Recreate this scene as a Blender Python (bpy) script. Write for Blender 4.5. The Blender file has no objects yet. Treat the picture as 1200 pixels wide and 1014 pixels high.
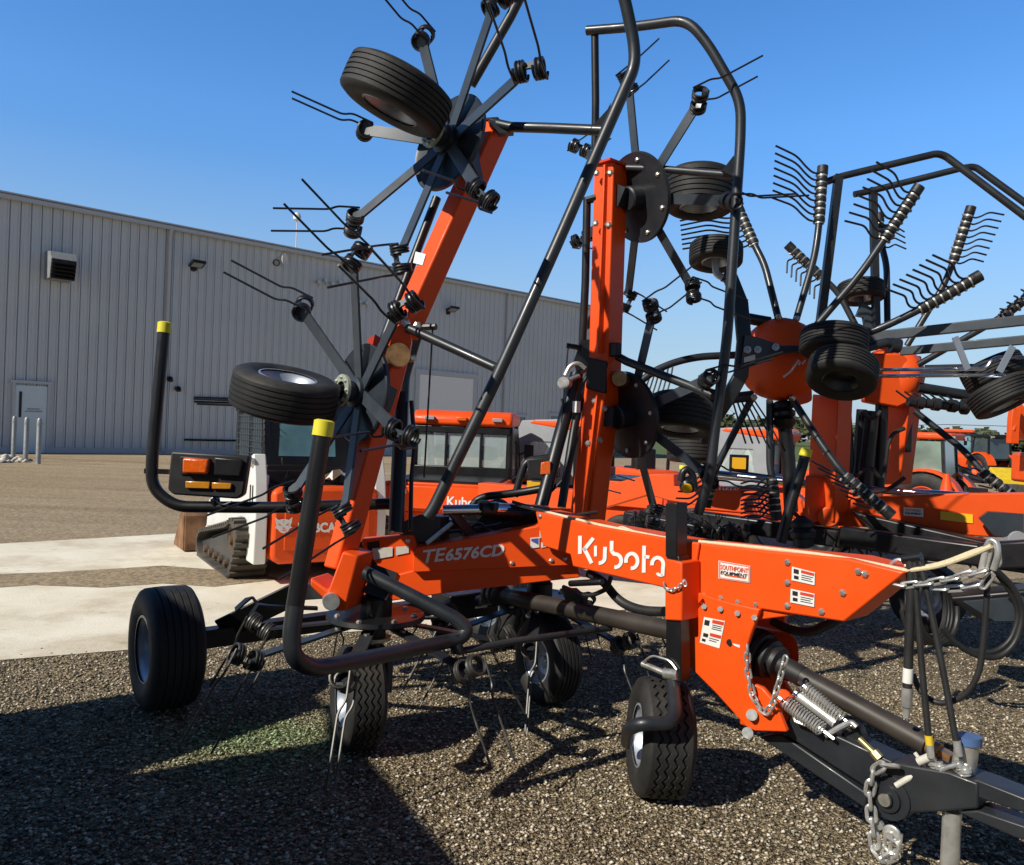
import bpy, math, random
import numpy as np
from mathutils import Vector, Matrix
random.seed(7)
sc = bpy.context.scene
col = sc.collection
V = lambda *a: np.array(a, float)
def nz(v):
    v = np.asarray(v, float); return v / (np.linalg.norm(v) + 1e-12)

# ------------------------------------------------------------------ camera
FPX, ROLL, EYE = 950.0, .039, 1.85
cr, sr = math.cos(ROLL), math.sin(ROLL)
CR = V(cr, 0, sr); CU0 = V(-sr, 0, cr); ep = 5 / 950.
CF = nz(V(0, 1, 0) - ep * CU0); CU = nz(CU0 + ep * V(0, 1, 0))
CAM = V(0, 0, EYE)
def ray(x, y): return CF + (x - 600) / FPX * CR + (507 - y) / FPX * CU
def P(x, y, z):
    d = ray(x, y); return CAM + d * z / d[1]
def G(x, y, h=0.):
    d = ray(x, y); return CAM + d * (h - EYE) / d[2]
def PL(x, y, p, n):
    d = ray(x, y); return CAM + d * (np.dot(p - CAM, n) / np.dot(d, n))
# machine frame: u across the machine, v towards the hitch
MO = V(-.321, 4.99, 0); MA = V(.757, .653, 0); MB_ = V(.653, -.757, 0); UPV = V(0, 0, 1)
def M(u, v, h): return MO + u * MA + v * MB_ + V(0, 0, h)
def PU(x, y, u): return PL(x, y, M(u, 0, 0), MA)
def PV(x, y, v): return PL(x, y, M(0, v, 0), MB_)

cd = bpy.data.cameras.new("camera"); cam = bpy.data.objects.new("camera", cd); col.objects.link(cam)
cd.sensor_width = 36; cd.sensor_fit = 'HORIZONTAL'; cd.lens = 36 * FPX / 1200; cd.clip_end = 3000; cd.clip_start = .05
mw = Matrix.Identity(4)
for i in range(3):
    mw[i][0] = CR[i]; mw[i][1] = CU[i]; mw[i][2] = -CF[i]; mw[i][3] = CAM[i]
cam.matrix_world = mw; sc.camera = cam

# ------------------------------------------------------------------ light
SUN_EL = math.radians(37); SX, SY = nz(V(-.78, -.625))
SUN = V(SX * math.cos(SUN_EL), SY * math.cos(SUN_EL), math.sin(SUN_EL))
w = bpy.data.worlds.new("World"); sc.world = w; w.use_nodes = True
nt = w.node_tree; bg = nt.nodes["Background"]
sky = nt.nodes.new("ShaderNodeTexSky"); sky.sky_type = 'NISHITA'; sky.sun_disc = False
sky.sun_elevation = SUN_EL; sky.sun_rotation = math.atan2(SX, SY)
sky.air_density = 1.15; sky.dust_density = .25; sky.ozone_density = 3.5; sky.altitude = 200
hsv = nt.nodes.new("ShaderNodeHueSaturation"); hsv.inputs["Saturation"].default_value = 1.28; hsv.inputs["Hue"].default_value = .507
nt.links.new(sky.outputs[0], hsv.inputs["Color"]); # sky dimmed behind the camera and overhead to weaken the fill light
stc = nt.nodes.new("ShaderNodeTexCoord"); sxyz = nt.nodes.new("ShaderNodeSeparateXYZ"); nt.links.new(stc.outputs["Generated"], sxyz.inputs[0])
smr = nt.nodes.new("ShaderNodeMapRange"); smr.inputs[1].default_value = -.5; smr.inputs[2].default_value = .75; smr.inputs[3].default_value = .26; smr.inputs[4].default_value = 1.3; nt.links.new(sxyz.outputs["Y"], smr.inputs[0])
svm = nt.nodes.new("ShaderNodeVectorMath"); svm.operation = 'SCALE'; nt.links.new(hsv.outputs[0], svm.inputs[0])
smz = nt.nodes.new("ShaderNodeMapRange"); smz.inputs[1].default_value = 0; smz.inputs[2].default_value = .34; smz.inputs[3].default_value = .52; smz.inputs[4].default_value = 1.0; nt.links.new(sxyz.outputs["Z"], smz.inputs[0])
smm = nt.nodes.new("ShaderNodeMath"); smm.operation = 'MULTIPLY'; nt.links.new(smr.outputs[0], smm.inputs[0]); nt.links.new(smz.outputs[0], smm.inputs[1]); szz = nt.nodes.new("ShaderNodeMapRange"); szz.inputs[1].default_value = .5; szz.inputs[2].default_value = .9; szz.inputs[3].default_value = 1; szz.inputs[4].default_value = .35; nt.links.new(sxyz.outputs["Z"], szz.inputs[0])
sm3 = nt.nodes.new("ShaderNodeMath"); sm3.operation = 'MULTIPLY'; nt.links.new(smm.outputs[0], sm3.inputs[0]); nt.links.new(szz.outputs[0], sm3.inputs[1]); nt.links.new(sm3.outputs[0], svm.inputs["Scale"])
shz = nt.nodes.new("ShaderNodeMapRange"); shz.inputs[1].default_value = 0; shz.inputs[2].default_value = .3; shz.inputs[3].default_value = .85; shz.inputs[4].default_value = 0; nt.links.new(sxyz.outputs["Z"], shz.inputs[0])
shm = nt.nodes.new("ShaderNodeMix"); shm.data_type = 'RGBA'; nt.links.new(shz.outputs[0], shm.inputs[0]); nt.links.new(svm.outputs[0], shm.inputs[6]); shm.inputs[7].default_value = (2.5, 3.5, 4.9, 1)
nt.links.new(shm.outputs[2], bg.inputs[0]); bg.inputs[1].default_value = .15
ld = bpy.data.lights.new("sun", 'SUN'); ld.energy = 5.0; ld.angle = math.radians(.53); ld.color = (1, .95, .86)
lo = bpy.data.objects.new("sun", ld); col.objects.link(lo)
lo.rotation_euler = Vector(SUN).to_track_quat('Z', 'Y').to_euler(); lo.location = (-20, -10, 30)
sc.view_settings.view_transform = 'Standard'; sc.view_settings.look = 'None'; sc.view_settings.exposure = 0

# ------------------------------------------------------------------ materials
def mat(name, c, rough=.5, metal=0., var=.12, vs=6., bump=0., bs=60., coat=0., dust=0., spec=.5, c2=None, trans=0., emit=None):
    m = bpy.data.materials.new(name); m.use_nodes = True
    t = m.node_tree; N = t.nodes; L = t.links; b = N["Principled BSDF"]
    b.inputs["Roughness"].default_value = rough; b.inputs["Metallic"].default_value = metal
    b.inputs["Specular IOR Level"].default_value = spec
    b.inputs["Coat Weight"].default_value = coat; b.inputs["Coat Roughness"].default_value = .12
    b.inputs["Transmission Weight"].default_value = trans
    tc = N.new("ShaderNodeTexCoord")
    n = N.new("ShaderNodeTexNoise"); n.inputs["Scale"].default_value = vs; n.inputs["Detail"].default_value = 6
    L.new(tc.outputs["Object"], n.inputs["Vector"])
    rp = N.new("ShaderNodeValToRGB"); rp.color_ramp.elements[0].position = .3; rp.color_ramp.elements[1].position = .7
    c = V(*c); d = c * (1 - var); e = V(*c2) if c2 is not None else np.minimum(c * (1 + var), 1)
    rp.color_ramp.elements[0].color = (*d, 1); rp.color_ramp.elements[1].color = (*e, 1)
    L.new(n.outputs["Fac"], rp.inputs["Fac"]); out = rp.outputs["Color"]
    if dust > 0:
        n2 = N.new("ShaderNodeTexNoise"); n2.inputs["Scale"].default_value = 2.3; n2.inputs["Detail"].default_value = 9; n2.inputs["Roughness"].default_value = .7
        L.new(tc.outputs["Object"], n2.inputs["Vector"])
        g = N.new("ShaderNodeNewGeometry"); sx = N.new("ShaderNodeSeparateXYZ"); L.new(g.outputs["Normal"], sx.inputs[0])
        mr = N.new("ShaderNodeMapRange"); mr.inputs[1].default_value = -.2; mr.inputs[2].default_value = 1; mr.inputs[3].default_value = .25; mr.inputs[4].default_value = 1
        L.new(sx.outputs["Z"], mr.inputs[0])
        r2 = N.new("ShaderNodeMapRange"); r2.inputs[1].default_value = .45; r2.inputs[2].default_value = .8; r2.inputs[3].default_value = 0; r2.inputs[4].default_value = dust
        L.new(n2.outputs["Fac"], r2.inputs[0])
        mu = N.new("ShaderNodeMath"); mu.operation = 'MULTIPLY'; L.new(mr.outputs[0], mu.inputs[0]); L.new(r2.outputs[0], mu.inputs[1])
        mx = N.new("ShaderNodeMix"); mx.data_type = 'RGBA'; L.new(mu.outputs[0], mx.inputs[0]); L.new(out, mx.inputs[6])
        mx.inputs[7].default_value = (.3, .26, .2, 1); out = mx.outputs[2]
    L.new(out, b.inputs["Base Color"])
    r3 = N.new("ShaderNodeMapRange"); r3.inputs[3].default_value = max(.03, rough - .1); r3.inputs[4].default_value = min(1, rough + .12)
    L.new(n.outputs["Fac"], r3.inputs[0]); L.new(r3.outputs[0], b.inputs["Roughness"])
    if bump > 0:
        nb = N.new("ShaderNodeTexNoise"); nb.inputs["Scale"].default_value = bs; nb.inputs["Detail"].default_value = 3
        L.new(tc.outputs["Object"], nb.inputs["Vector"])
        bp = N.new("ShaderNodeBump"); bp.inputs["Strength"].default_value = bump; bp.inputs["Distance"].default_value = .01
        L.new(nb.outputs["Fac"], bp.inputs["Height"]); L.new(bp.outputs[0], b.inputs["Normal"])
    if emit: b.inputs["Emission Color"].default_value = (*emit, 1); b.inputs["Emission Strength"].default_value = .15
    return m
ORANGE = mat("orange_paint", (.82, .082, .005), .45, var=.07, vs=3, coat=.03, dust=.05, bump=.03, bs=90, spec=.3)
ORANGE2 = mat("orange_paint_dusty", (.78, .085, .008), .5, var=.08, vs=3, coat=.02, dust=.08, spec=.3)
DARK = mat("dark_grey_steel", (.015, .018, .022), .42, var=.18, vs=9, dust=.12, bump=.04, bs=120, coat=.1)
DISC = mat("dark_slate_disc", (.024, .031, .039), .42, var=.2, vs=8, dust=.1)
ARM = mat("slate_grey_arm", (.04, .051, .063), .42, var=.15, vs=8, dust=.1, coat=.1)
BLACK = mat("black_paint", (.007, .007, .008), .38, var=.25, vs=8, dust=.04, bump=.03)
PLAST = mat("black_plastic", (.014, .014, .015), .5, var=.25, vs=10, dust=.1)
RUBBER = mat("tyre_rubber", (.012, .0115, .011), .68, var=.3, vs=14, dust=.24, bump=.12, bs=70)
HOSE = mat("hose_rubber", (.016, .016, .016), .5, var=.3, vs=12, dust=.12)
SILVER = mat("silver_rim", (.42, .46, .52), .42, .6, var=.1, vs=5, dust=.1)
ZINC = mat("zinc_plate", (.62, .6, .52), .36, .85, var=.15, vs=30)
CHROME = mat("chrome_rod", (.75, .77, .8), .14, 1., var=.04, vs=10)
YELLOW = mat("yellow_cap", (.78, .68, .03), .5, var=.08, vs=8)
WHITE = mat("white_paint", (.74, .73, .69), .42, var=.06, vs=2, dust=.25)
DECAL = mat("white_decal", (.78, .76, .7), .4, var=.03)
DECALG = mat("grey_decal", (.6, .58, .5), .45, var=.1, vs=30)
LETTER = mat("white_lettering", (.82, .8, .76), .35, var=.03)
LETTERS = mat("silver_lettering", (.68, .7, .74), .35, var=.04)
INK = mat("black_ink", (.015, .015, .015), .5, var=.1)
REDINK = mat("red_ink", (.62, .05, .02), .5, var=.05)
BLUEINK = mat("blue_ink", (.07, .1, .38), .5, var=.1)
AMBER = mat("amber_lens", (.75, .12, .01), .18, var=.2, vs=60, coat=.8, bump=.2, bs=300)
REFL = mat("orange_reflector", (.55, .22, .015), .25, var=.1, vs=90, coat=.5)
REFLY = mat("yellow_reflector", (.95, .5, .02), .3, var=.04, vs=90, coat=.5)
BRASS = mat("brass_plate", (.45, .24, .1), .35, .7, var=.35, vs=25)
PTO = mat("shaft_guard", (.035, .028, .022), .45, var=.25, vs=5, dust=.15)
STEEL = mat("spring_steel", (.62, .61, .57), .32, .7, var=.2, vs=20)
TINE = mat("black_tine", (.012, .013, .015), .35, var=.2, vs=20, coat=.2)
TINEW = mat("worn_tine", (.07, .068, .06), .42, .5, var=.6, vs=14)
ROPE = mat("cream_rope", (.68, .58, .36), .8, var=.12, vs=80, bump=.3, bs=300)
GLASS = mat("dark_glass", (.05, .07, .075), .06, var=.2, vs=1.5, coat=1., spec=.9)
GLASSB = mat("blue_glass", (.13, .27, .31), .06, var=.3, vs=2.2, coat=1., spec=.9)
GLASSG = mat("pale_green_glass", (.2, .27, .22), .08, var=.35, vs=1.6, coat=1., spec=.9)
RUST = mat("rusty_steel", (.17, .075, .035), .75, var=.5, vs=5, bump=.3, bs=40, c2=(.3, .15, .07))
GREY = mat("grey_plastic", (.3, .31, .32), .5, var=.06, dust=.1)
BLUECAP = mat("blue_cap", (.07, .13, .27), .4, var=.1)
CAUTION = mat("yellow_paint", (.72, .5, .02), .4, var=.1, dust=.15)
TANM = mat("soil_caked_rubber", (.06, .052, .042), .8, var=.35, vs=6, dust=.5, bump=.2)
# siding
SIDING = mat("grey_siding", (.62, .68, .73), .45, var=.04, vs=.5, dust=.08)
POSTG = mat("galvanised_post", (.3, .32, .33), .5, .3, var=.15, vs=6)
TRIM = mat("light_trim", (.52, .56, .6), .4, var=.03)
DOORM = mat("pale_door", (.66, .80, .88), .45, var=.03)
GARAGE = mat("pale_blue_garage_door", (.92, .94, .94), .4, var=.02)

# ------------------------------------------------------------------ mesh builder
ORG = {}
def fillet(pts, r, n=6):
    pts = [np.asarray(p, float) for p in pts]
    if r <= 0 or len(pts) < 3: return pts
    out = [pts[0]]
    for i in range(1, len(pts) - 1):
        a, b, c = pts[i - 1], pts[i], pts[i + 1]
        la, lc = np.linalg.norm(a - b), np.linalg.norm(c - b)
        d = min(r, la * .48, lc * .48)
        s = b + (a - b) / (la + 1e-9) * d; e = b + (c - b) / (lc + 1e-9) * d
        for k in range(n + 1):
            t = k / n; out.append((1 - t) ** 2 * s + 2 * t * (1 - t) * b + t * t * e)
    out.append(pts[-1]); return out
def perp(d):
    d = nz(d); a = V(0, 0, 1) if abs(d[2]) < .9 else V(1, 0, 0)
    x = nz(np.cross(d, a)); return x, np.cross(d, x)
class MB:
    def __init__(s): s.v = []; s.f = []; s.sm = []; s.mi = []; s.cur = 0
    def add(s, vs, fs, smooth=False):
        o = len(s.v); s.v.extend([tuple(map(float, p)) for p in vs])
        s.f.extend([tuple(i + o for i in f) for f in fs]); s.sm.extend([smooth] * len(fs)); s.mi.extend([s.cur] * len(fs)); return s
    def box(s, c, ax, hs):
        c = np.asarray(c, float); X, Y, Z = [np.asarray(a, float) * h for a, h in zip(ax, hs)]
        vs = [c + i * X + j * Y + k * Z for k in (-1, 1) for j in (-1, 1) for i in (-1, 1)]
        return s.add(vs, [(0, 2, 3, 1), (4, 5, 7, 6), (0, 1, 5, 4), (2, 6, 7, 3), (0, 4, 6, 2), (1, 3, 7, 5)])
    def bar(s, p0, p1, w, h, side=None):
        p0 = np.asarray(p0, float); p1 = np.asarray(p1, float); d = p1 - p0; L = np.linalg.norm(d); d = nz(d)
        if side is None: x, y = perp(d)
        else: x = nz(np.asarray(side, float) - np.dot(side, d) * d); y = np.cross(d, x)
        return s.box((p0 + p1) / 2, (x, y, d), (w / 2, h / 2, L / 2))
    def strip(s, pts, w, h, side):
        """flat bar through points; side = direction of the width"""
        pts = [np.asarray(p, float) for p in pts]; n = len(pts); vs = []
        for i, p in enumerate(pts):
            d = nz(pts[min(i + 1, n - 1)] - pts[max(i - 1, 0)])
            x = nz(np.asarray(side, float) - np.dot(side, d) * d); y = np.cross(d, x)
            vs += [p - x * w / 2 - y * h / 2, p + x * w / 2 - y * h / 2, p + x * w / 2 + y * h / 2, p - x * w / 2 + y * h / 2]
        fs = [(3, 2, 1, 0), tuple(4 * (n - 1) + k for k in range(4))]
        for i in range(n - 1):
            for k in range(4): fs.append((4 * i + k, 4 * i + (k + 1) % 4, 4 * i + 4 + (k + 1) % 4, 4 * i + 4 + k))
        return s.add(vs, fs)
    def tube(s, pts, r, seg=10, fl=0., closed=False, cap=True):
        pts = fillet(pts, fl) if fl else [np.asarray(p, float) for p in pts]
        n = len(pts); rs = r if hasattr(r, '__len__') else [r] * n
        vs = []; x = None
        for i, p in enumerate(pts):
            if closed: d = nz(pts[(i + 1) % n] - pts[i - 1])
            else: d = nz(pts[min(i + 1, n - 1)] - pts[max(i - 1, 0)])
            if x is None: x, y = perp(d)
            else:
                x = x - np.dot(x, d) * d
                x = nz(x) if np.linalg.norm(x) > 1e-6 else perp(d)[0]
                y = np.cross(d, x)
            for k in range(seg):
                a = 2 * math.pi * k / seg; vs.append(p + rs[i] * (math.cos(a) * x + math.sin(a) * y))
        fs = []
        for i in range(n if closed else n - 1):
            j = (i + 1) % n
            for k in range(seg): fs.append((i * seg + k, i * seg + (k + 1) % seg, j * seg + (k + 1) % seg, j * seg + k))
        s.add(vs, fs, True)
        if cap and not closed:
            o = len(s.v) - len(vs); s.f.append(tuple(o + k for k in range(seg - 1, -1, -1))); s.f.append(tuple(o + (n - 1) * seg + k for k in range(seg))); s.sm += [False, False]; s.mi += [s.cur] * 2
        return s
    def cyl(s, p0, p1, r, seg=16): return s.tube([p0, p1], r, seg)
    def lathe(s, c, ax, prof, seg=32, zig=0., nzig=0, zr=None):
        """prof: (radius, along) pairs"""
        c = np.asarray(c, float); ax = nz(ax); x, y = perp(ax); vs = []; n = len(prof)
        for k in range(seg):
            a = 2 * math.pi * k / seg; e = math.cos(a) * x + math.sin(a) * y
            tri = (2 * abs(2 * ((k / seg * nzig) % 1) - 1) - 1) * zig if nzig else 0
            for (r, t, *fl) in prof: vs.append(c + e * r + ax * (t + (tri if fl else 0)))
        fs = []
        for k in range(seg):
            j = (k + 1) % seg
            for i in range(n - 1): fs.append((k * n + i, j * n + i, j * n + i + 1, k * n + i + 1))
        return s.add(vs, fs, True)
    def prism(s, poly, vec):
        n = len(poly); p = [np.asarray(q, float) for q in poly]; vec = np.asarray(vec, float)
        vs = p + [q + vec for q in p]
        return s.add(vs, [tuple(range(n - 1, -1, -1)), tuple(range(n, 2 * n))] + [(i, (i + 1) % n, n + (i + 1) % n, n + i) for i in range(n)])
    def coil(s, c, ax, R, r, turns, L, seg=6, st=14, ph=0.):
        c = np.asarray(c, float); ax = nz(ax); x, y = perp(ax); N = int(turns * st)
        return s.tube([c + R * (math.cos(2 * math.pi * i / st + ph) * x + math.sin(2 * math.pi * i / st + ph) * y) + ax * L * (i / N - .5) for i in range(N + 1)], r, seg)
    def bolt(s, p, n, r=.014, h=.012):
        p = np.asarray(p, float); n = nz(n); return s.tube([p - n * .004, p + n * h * .5, p + n * h], [r * 1.25, r * 1.25, r * .6], 6)
    def chain(s, path, L=.05, w=.018, r=.005):
        path = [np.asarray(p, float) for p in path]
        seg = [np.linalg.norm(path[i + 1] - path[i]) for i in range(len(path) - 1)]; tot = sum(seg); n = max(2, int(tot / (L * .72)))
        def at(t):
            t = min(max(t, 0), tot - 1e-6)
            for i, q in enumerate(seg):
                if t <= q: return path[i] + (path[i + 1] - path[i]) * t / q
                t -= q
            return path[-1]
        for i in range(n):
            c = at((i + .5) * tot / n); d = nz(at((i + .5) * tot / n + .01) - at((i + .5) * tot / n - .01)); x, y = perp(d)
            if i % 2: x, y = y, -x
            a = math.radians(25); x, y = math.cos(a) * x + math.sin(a) * y, -math.sin(a) * x + math.cos(a) * y
            h = L / 2 - w / 2; pts = []
            for k in range(6): t = -math.pi / 2 + math.pi * k / 5; pts.append(c + d * (h + w / 2 * math.cos(t)) + x * w / 2 * math.sin(t))
            for k in range(6): t = math.pi / 2 + math.pi * k / 5; pts.append(c + d * (-h + w / 2 * math.cos(t)) + x * w / 2 * math.sin(t))
            s.tube(pts, r, 6, closed=True)
        return s
    def build(s, name, m, parent=None, bevel=0., org=None, label=None):
        me = bpy.data.meshes.new(name)
        o_ = np.asarray(org if org is not None else (ORG.get(parent.name_full, V(0, 0, 0)) if parent else V(0, 0, 0)), float)
        if len(s.v):
            vv = np.array(s.v) - o_
            me.from_pydata(vv.tolist(), [], s.f)
            me.polygons.foreach_set('use_smooth', s.sm)
        for q in (m if isinstance(m, (list, tuple)) else [m]): me.materials.append(q)
        if isinstance(m, (list, tuple)): me.polygons.foreach_set('material_index', s.mi)
        me.update(); me.set_sharp_from_angle(angle=math.radians(38))
        o = bpy.data.objects.new(name, me); col.objects.link(o); o.parent = parent
        if parent is None: o.location = o_
        ORG[o.name_full] = o_
        if bevel:
            b = o.modifiers.new("bevel", 'BEVEL'); b.width = bevel; b.segments = 2; b.limit_method = 'ANGLE'; b.angle_limit = math.radians(35); b.harden_normals = False
        if label: o['label'] = label
        return o
def bolts(pts, n, r, h, parent, m=None, seg=6):
    for p in pts:
        b = MB(); b.bolt(p, n, r, h); b.build("bolt", m or ZINC, parent)
def tag(o, label=None, cat=None, group=None, kind=None):
    if label: o['label'] = label
    if cat: o['category'] = cat
    if group: o['group'] = group
    if kind: o['kind'] = kind
    return o
def thing(name, loc, label, cat, group=None):
    o = bpy.data.objects.new(name, None); col.objects.link(o); o.location = [float(q) for q in loc]; o.empty_display_size = .1
    ORG[o.name_full] = np.asarray(loc, float); return tag(o, label, cat, group)
def copy_tree(o, parent=None):
    c = o.copy(); col.objects.link(c); c.parent = parent
    ORG[c.name_full] = ORG.get(o.name_full, V(0, 0, 0))
    for ch in o.children: copy_tree(ch, c)
    return c
def text_mb(body, p0, right, up, depth=.001, bold=0., shear=0., mb=None, fit=True):
    """text laid on a plane: p0 lower left, right = full width vector, up = cap height vector"""
    cu = bpy.data.curves.new("t", 'FONT'); cu.body = body; cu.offset = bold; cu.shear = shear; cu.resolution_u = 3
    ob = bpy.data.objects.new("t", cu); me = bpy.data.meshes.new_from_object(ob)
    vs = np.array([v.co[:] for v in me.vertices]); x0, x1 = vs[:, 0].min(), vs[:, 0].max()
    y0, y1 = vs[:, 1].min(), vs[:, 1].max()
    n = nz(np.cross(right, up)); mb = mb or MB()
    W = [np.asarray(p0) + np.asarray(right) * (v[0] - x0) / (x1 - x0) + np.asarray(up) * (v[1] - y0) / (y1 - y0) + n * depth for v in vs]
    mb.add(W, [tuple(p.vertices) for p in me.polygons])
    bpy.data.meshes.remove(me); bpy.data.objects.remove(ob); bpy.data.curves.remove(cu); return mb
def ribbon(mb, pts2, w, f):
    """flat stroke in a 2-D space mapped by f"""
    pts = [V(*p) for p in pts2]; n = len(pts); vs = []
    for i, p in enumerate(pts):
        d = nz(pts[min(i + 1, n - 1)] - pts[max(i - 1, 0)]); q = V(-d[1], d[0]) * w / 2
        vs += [f(*(p - q)), f(*(p + q))]
    mb.add(vs, [(2 * i, 2 * i + 1, 2 * i + 3, 2 * i + 2) for i in range(n - 1)])
def arc(cx, cy, rx, ry, a0, a1, n=14):
    return [(cx + rx * math.cos(math.radians(a0 + (a1 - a0) * i / n)), cy + ry * math.sin(math.radians(a0 + (a1 - a0) * i / n))) for i in range(n + 1)]
# tyres and rims ----------------------------------------------------
def tyre_mb(c, ax, R, w, rim, kind='rib', seg=64):
    p = [(rim, -w * .40), (rim + .012, -w * .44), (rim + (R - rim) * .35, -w * .5), (rim + (R - rim) * .7, -w * .49), (R * .965, -w * .42), (R * .985, -w * .37)]
    ng = 5 if kind == 'rib' else 4
    span = w * .74; gw = .010 if kind == 'rib' else .014; x = -span / 2
    for i in range(ng + 1):
        seg_w = (span - ng * gw) / (ng + 1); cr_ = lambda t: R * (1 - .022 * (2 * t / w) ** 2)
        z = (1,) if (kind == 'zig') else ()
        p += [(cr_(x), x, *z) if 0 < i else (cr_(x), x), (cr_(x + seg_w), x + seg_w, *z) if i < ng else (cr_(x + seg_w), x + seg_w)]
        x += seg_w
        if i < ng:
            dg = .008 if kind == 'rib' else .012
            p += [(cr_(x) - dg, x + .002, *z), (cr_(x) - dg, x + gw - .002, *z)]; x += gw
    p += [(R * .985, w * .37), (R * .965, w * .42), (rim + (R - rim) * .7, w * .49), (rim + (R - rim) * .35, w * .5), (rim + .012, w * .44), (rim, w * .40)]
    mb = MB().lathe(c, ax, p, seg if kind != 'zig' else 120, zig=.010, nzig=30 if kind == 'zig' else 0)
    return mb
def rim_mb(c, ax, rim, w):
    p = [(.0, w * .10), (.045, w * .10), (.05, w * .06), (rim * .5, w * .05), (rim * .62, w * .10), (rim * .72, w * .10), (rim * .86, w * .26), (rim * .92, w * .34), (rim * 1.0, w * .38), (rim * 1.05, w * .42), (rim * 1.05, w * .44), (rim * .98, w * .445),
         ]
    q = [(.0, -w * .1), (rim * .5, -w * .08), (rim * .7, -w * .05), (rim * .88, -w * .3), (rim, -w * .38), (rim * 1.05, -w * .42), (rim * .98, -w * .445)]
    mb = MB().lathe(c, ax, p[::-1], 40); mb.lathe(c, ax, q, 40)
    ax = nz(ax); x, y = perp(ax)
    for k in range(5):
        a = 2 * math.pi * k / 5; mb.bolt(c + ax * (w * .06) + (math.cos(a) * x + math.sin(a) * y) * rim * .4, ax, .010, .014)
    mb.cyl(c + ax * w * .08, c + ax * w * .2, rim * .16, 14)
    return mb
def wheel(name, c, ax, R, w, rim, parent, kind='rib', rimmat=SILVER, label=None):
    t = tyre_mb(c, ax, R, w, rim, kind).build(name, RUBBER, parent, label=label)
    rim_mb(np.asarray(c), ax, rim, w).build("rim", rimmat, t); return t
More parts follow.
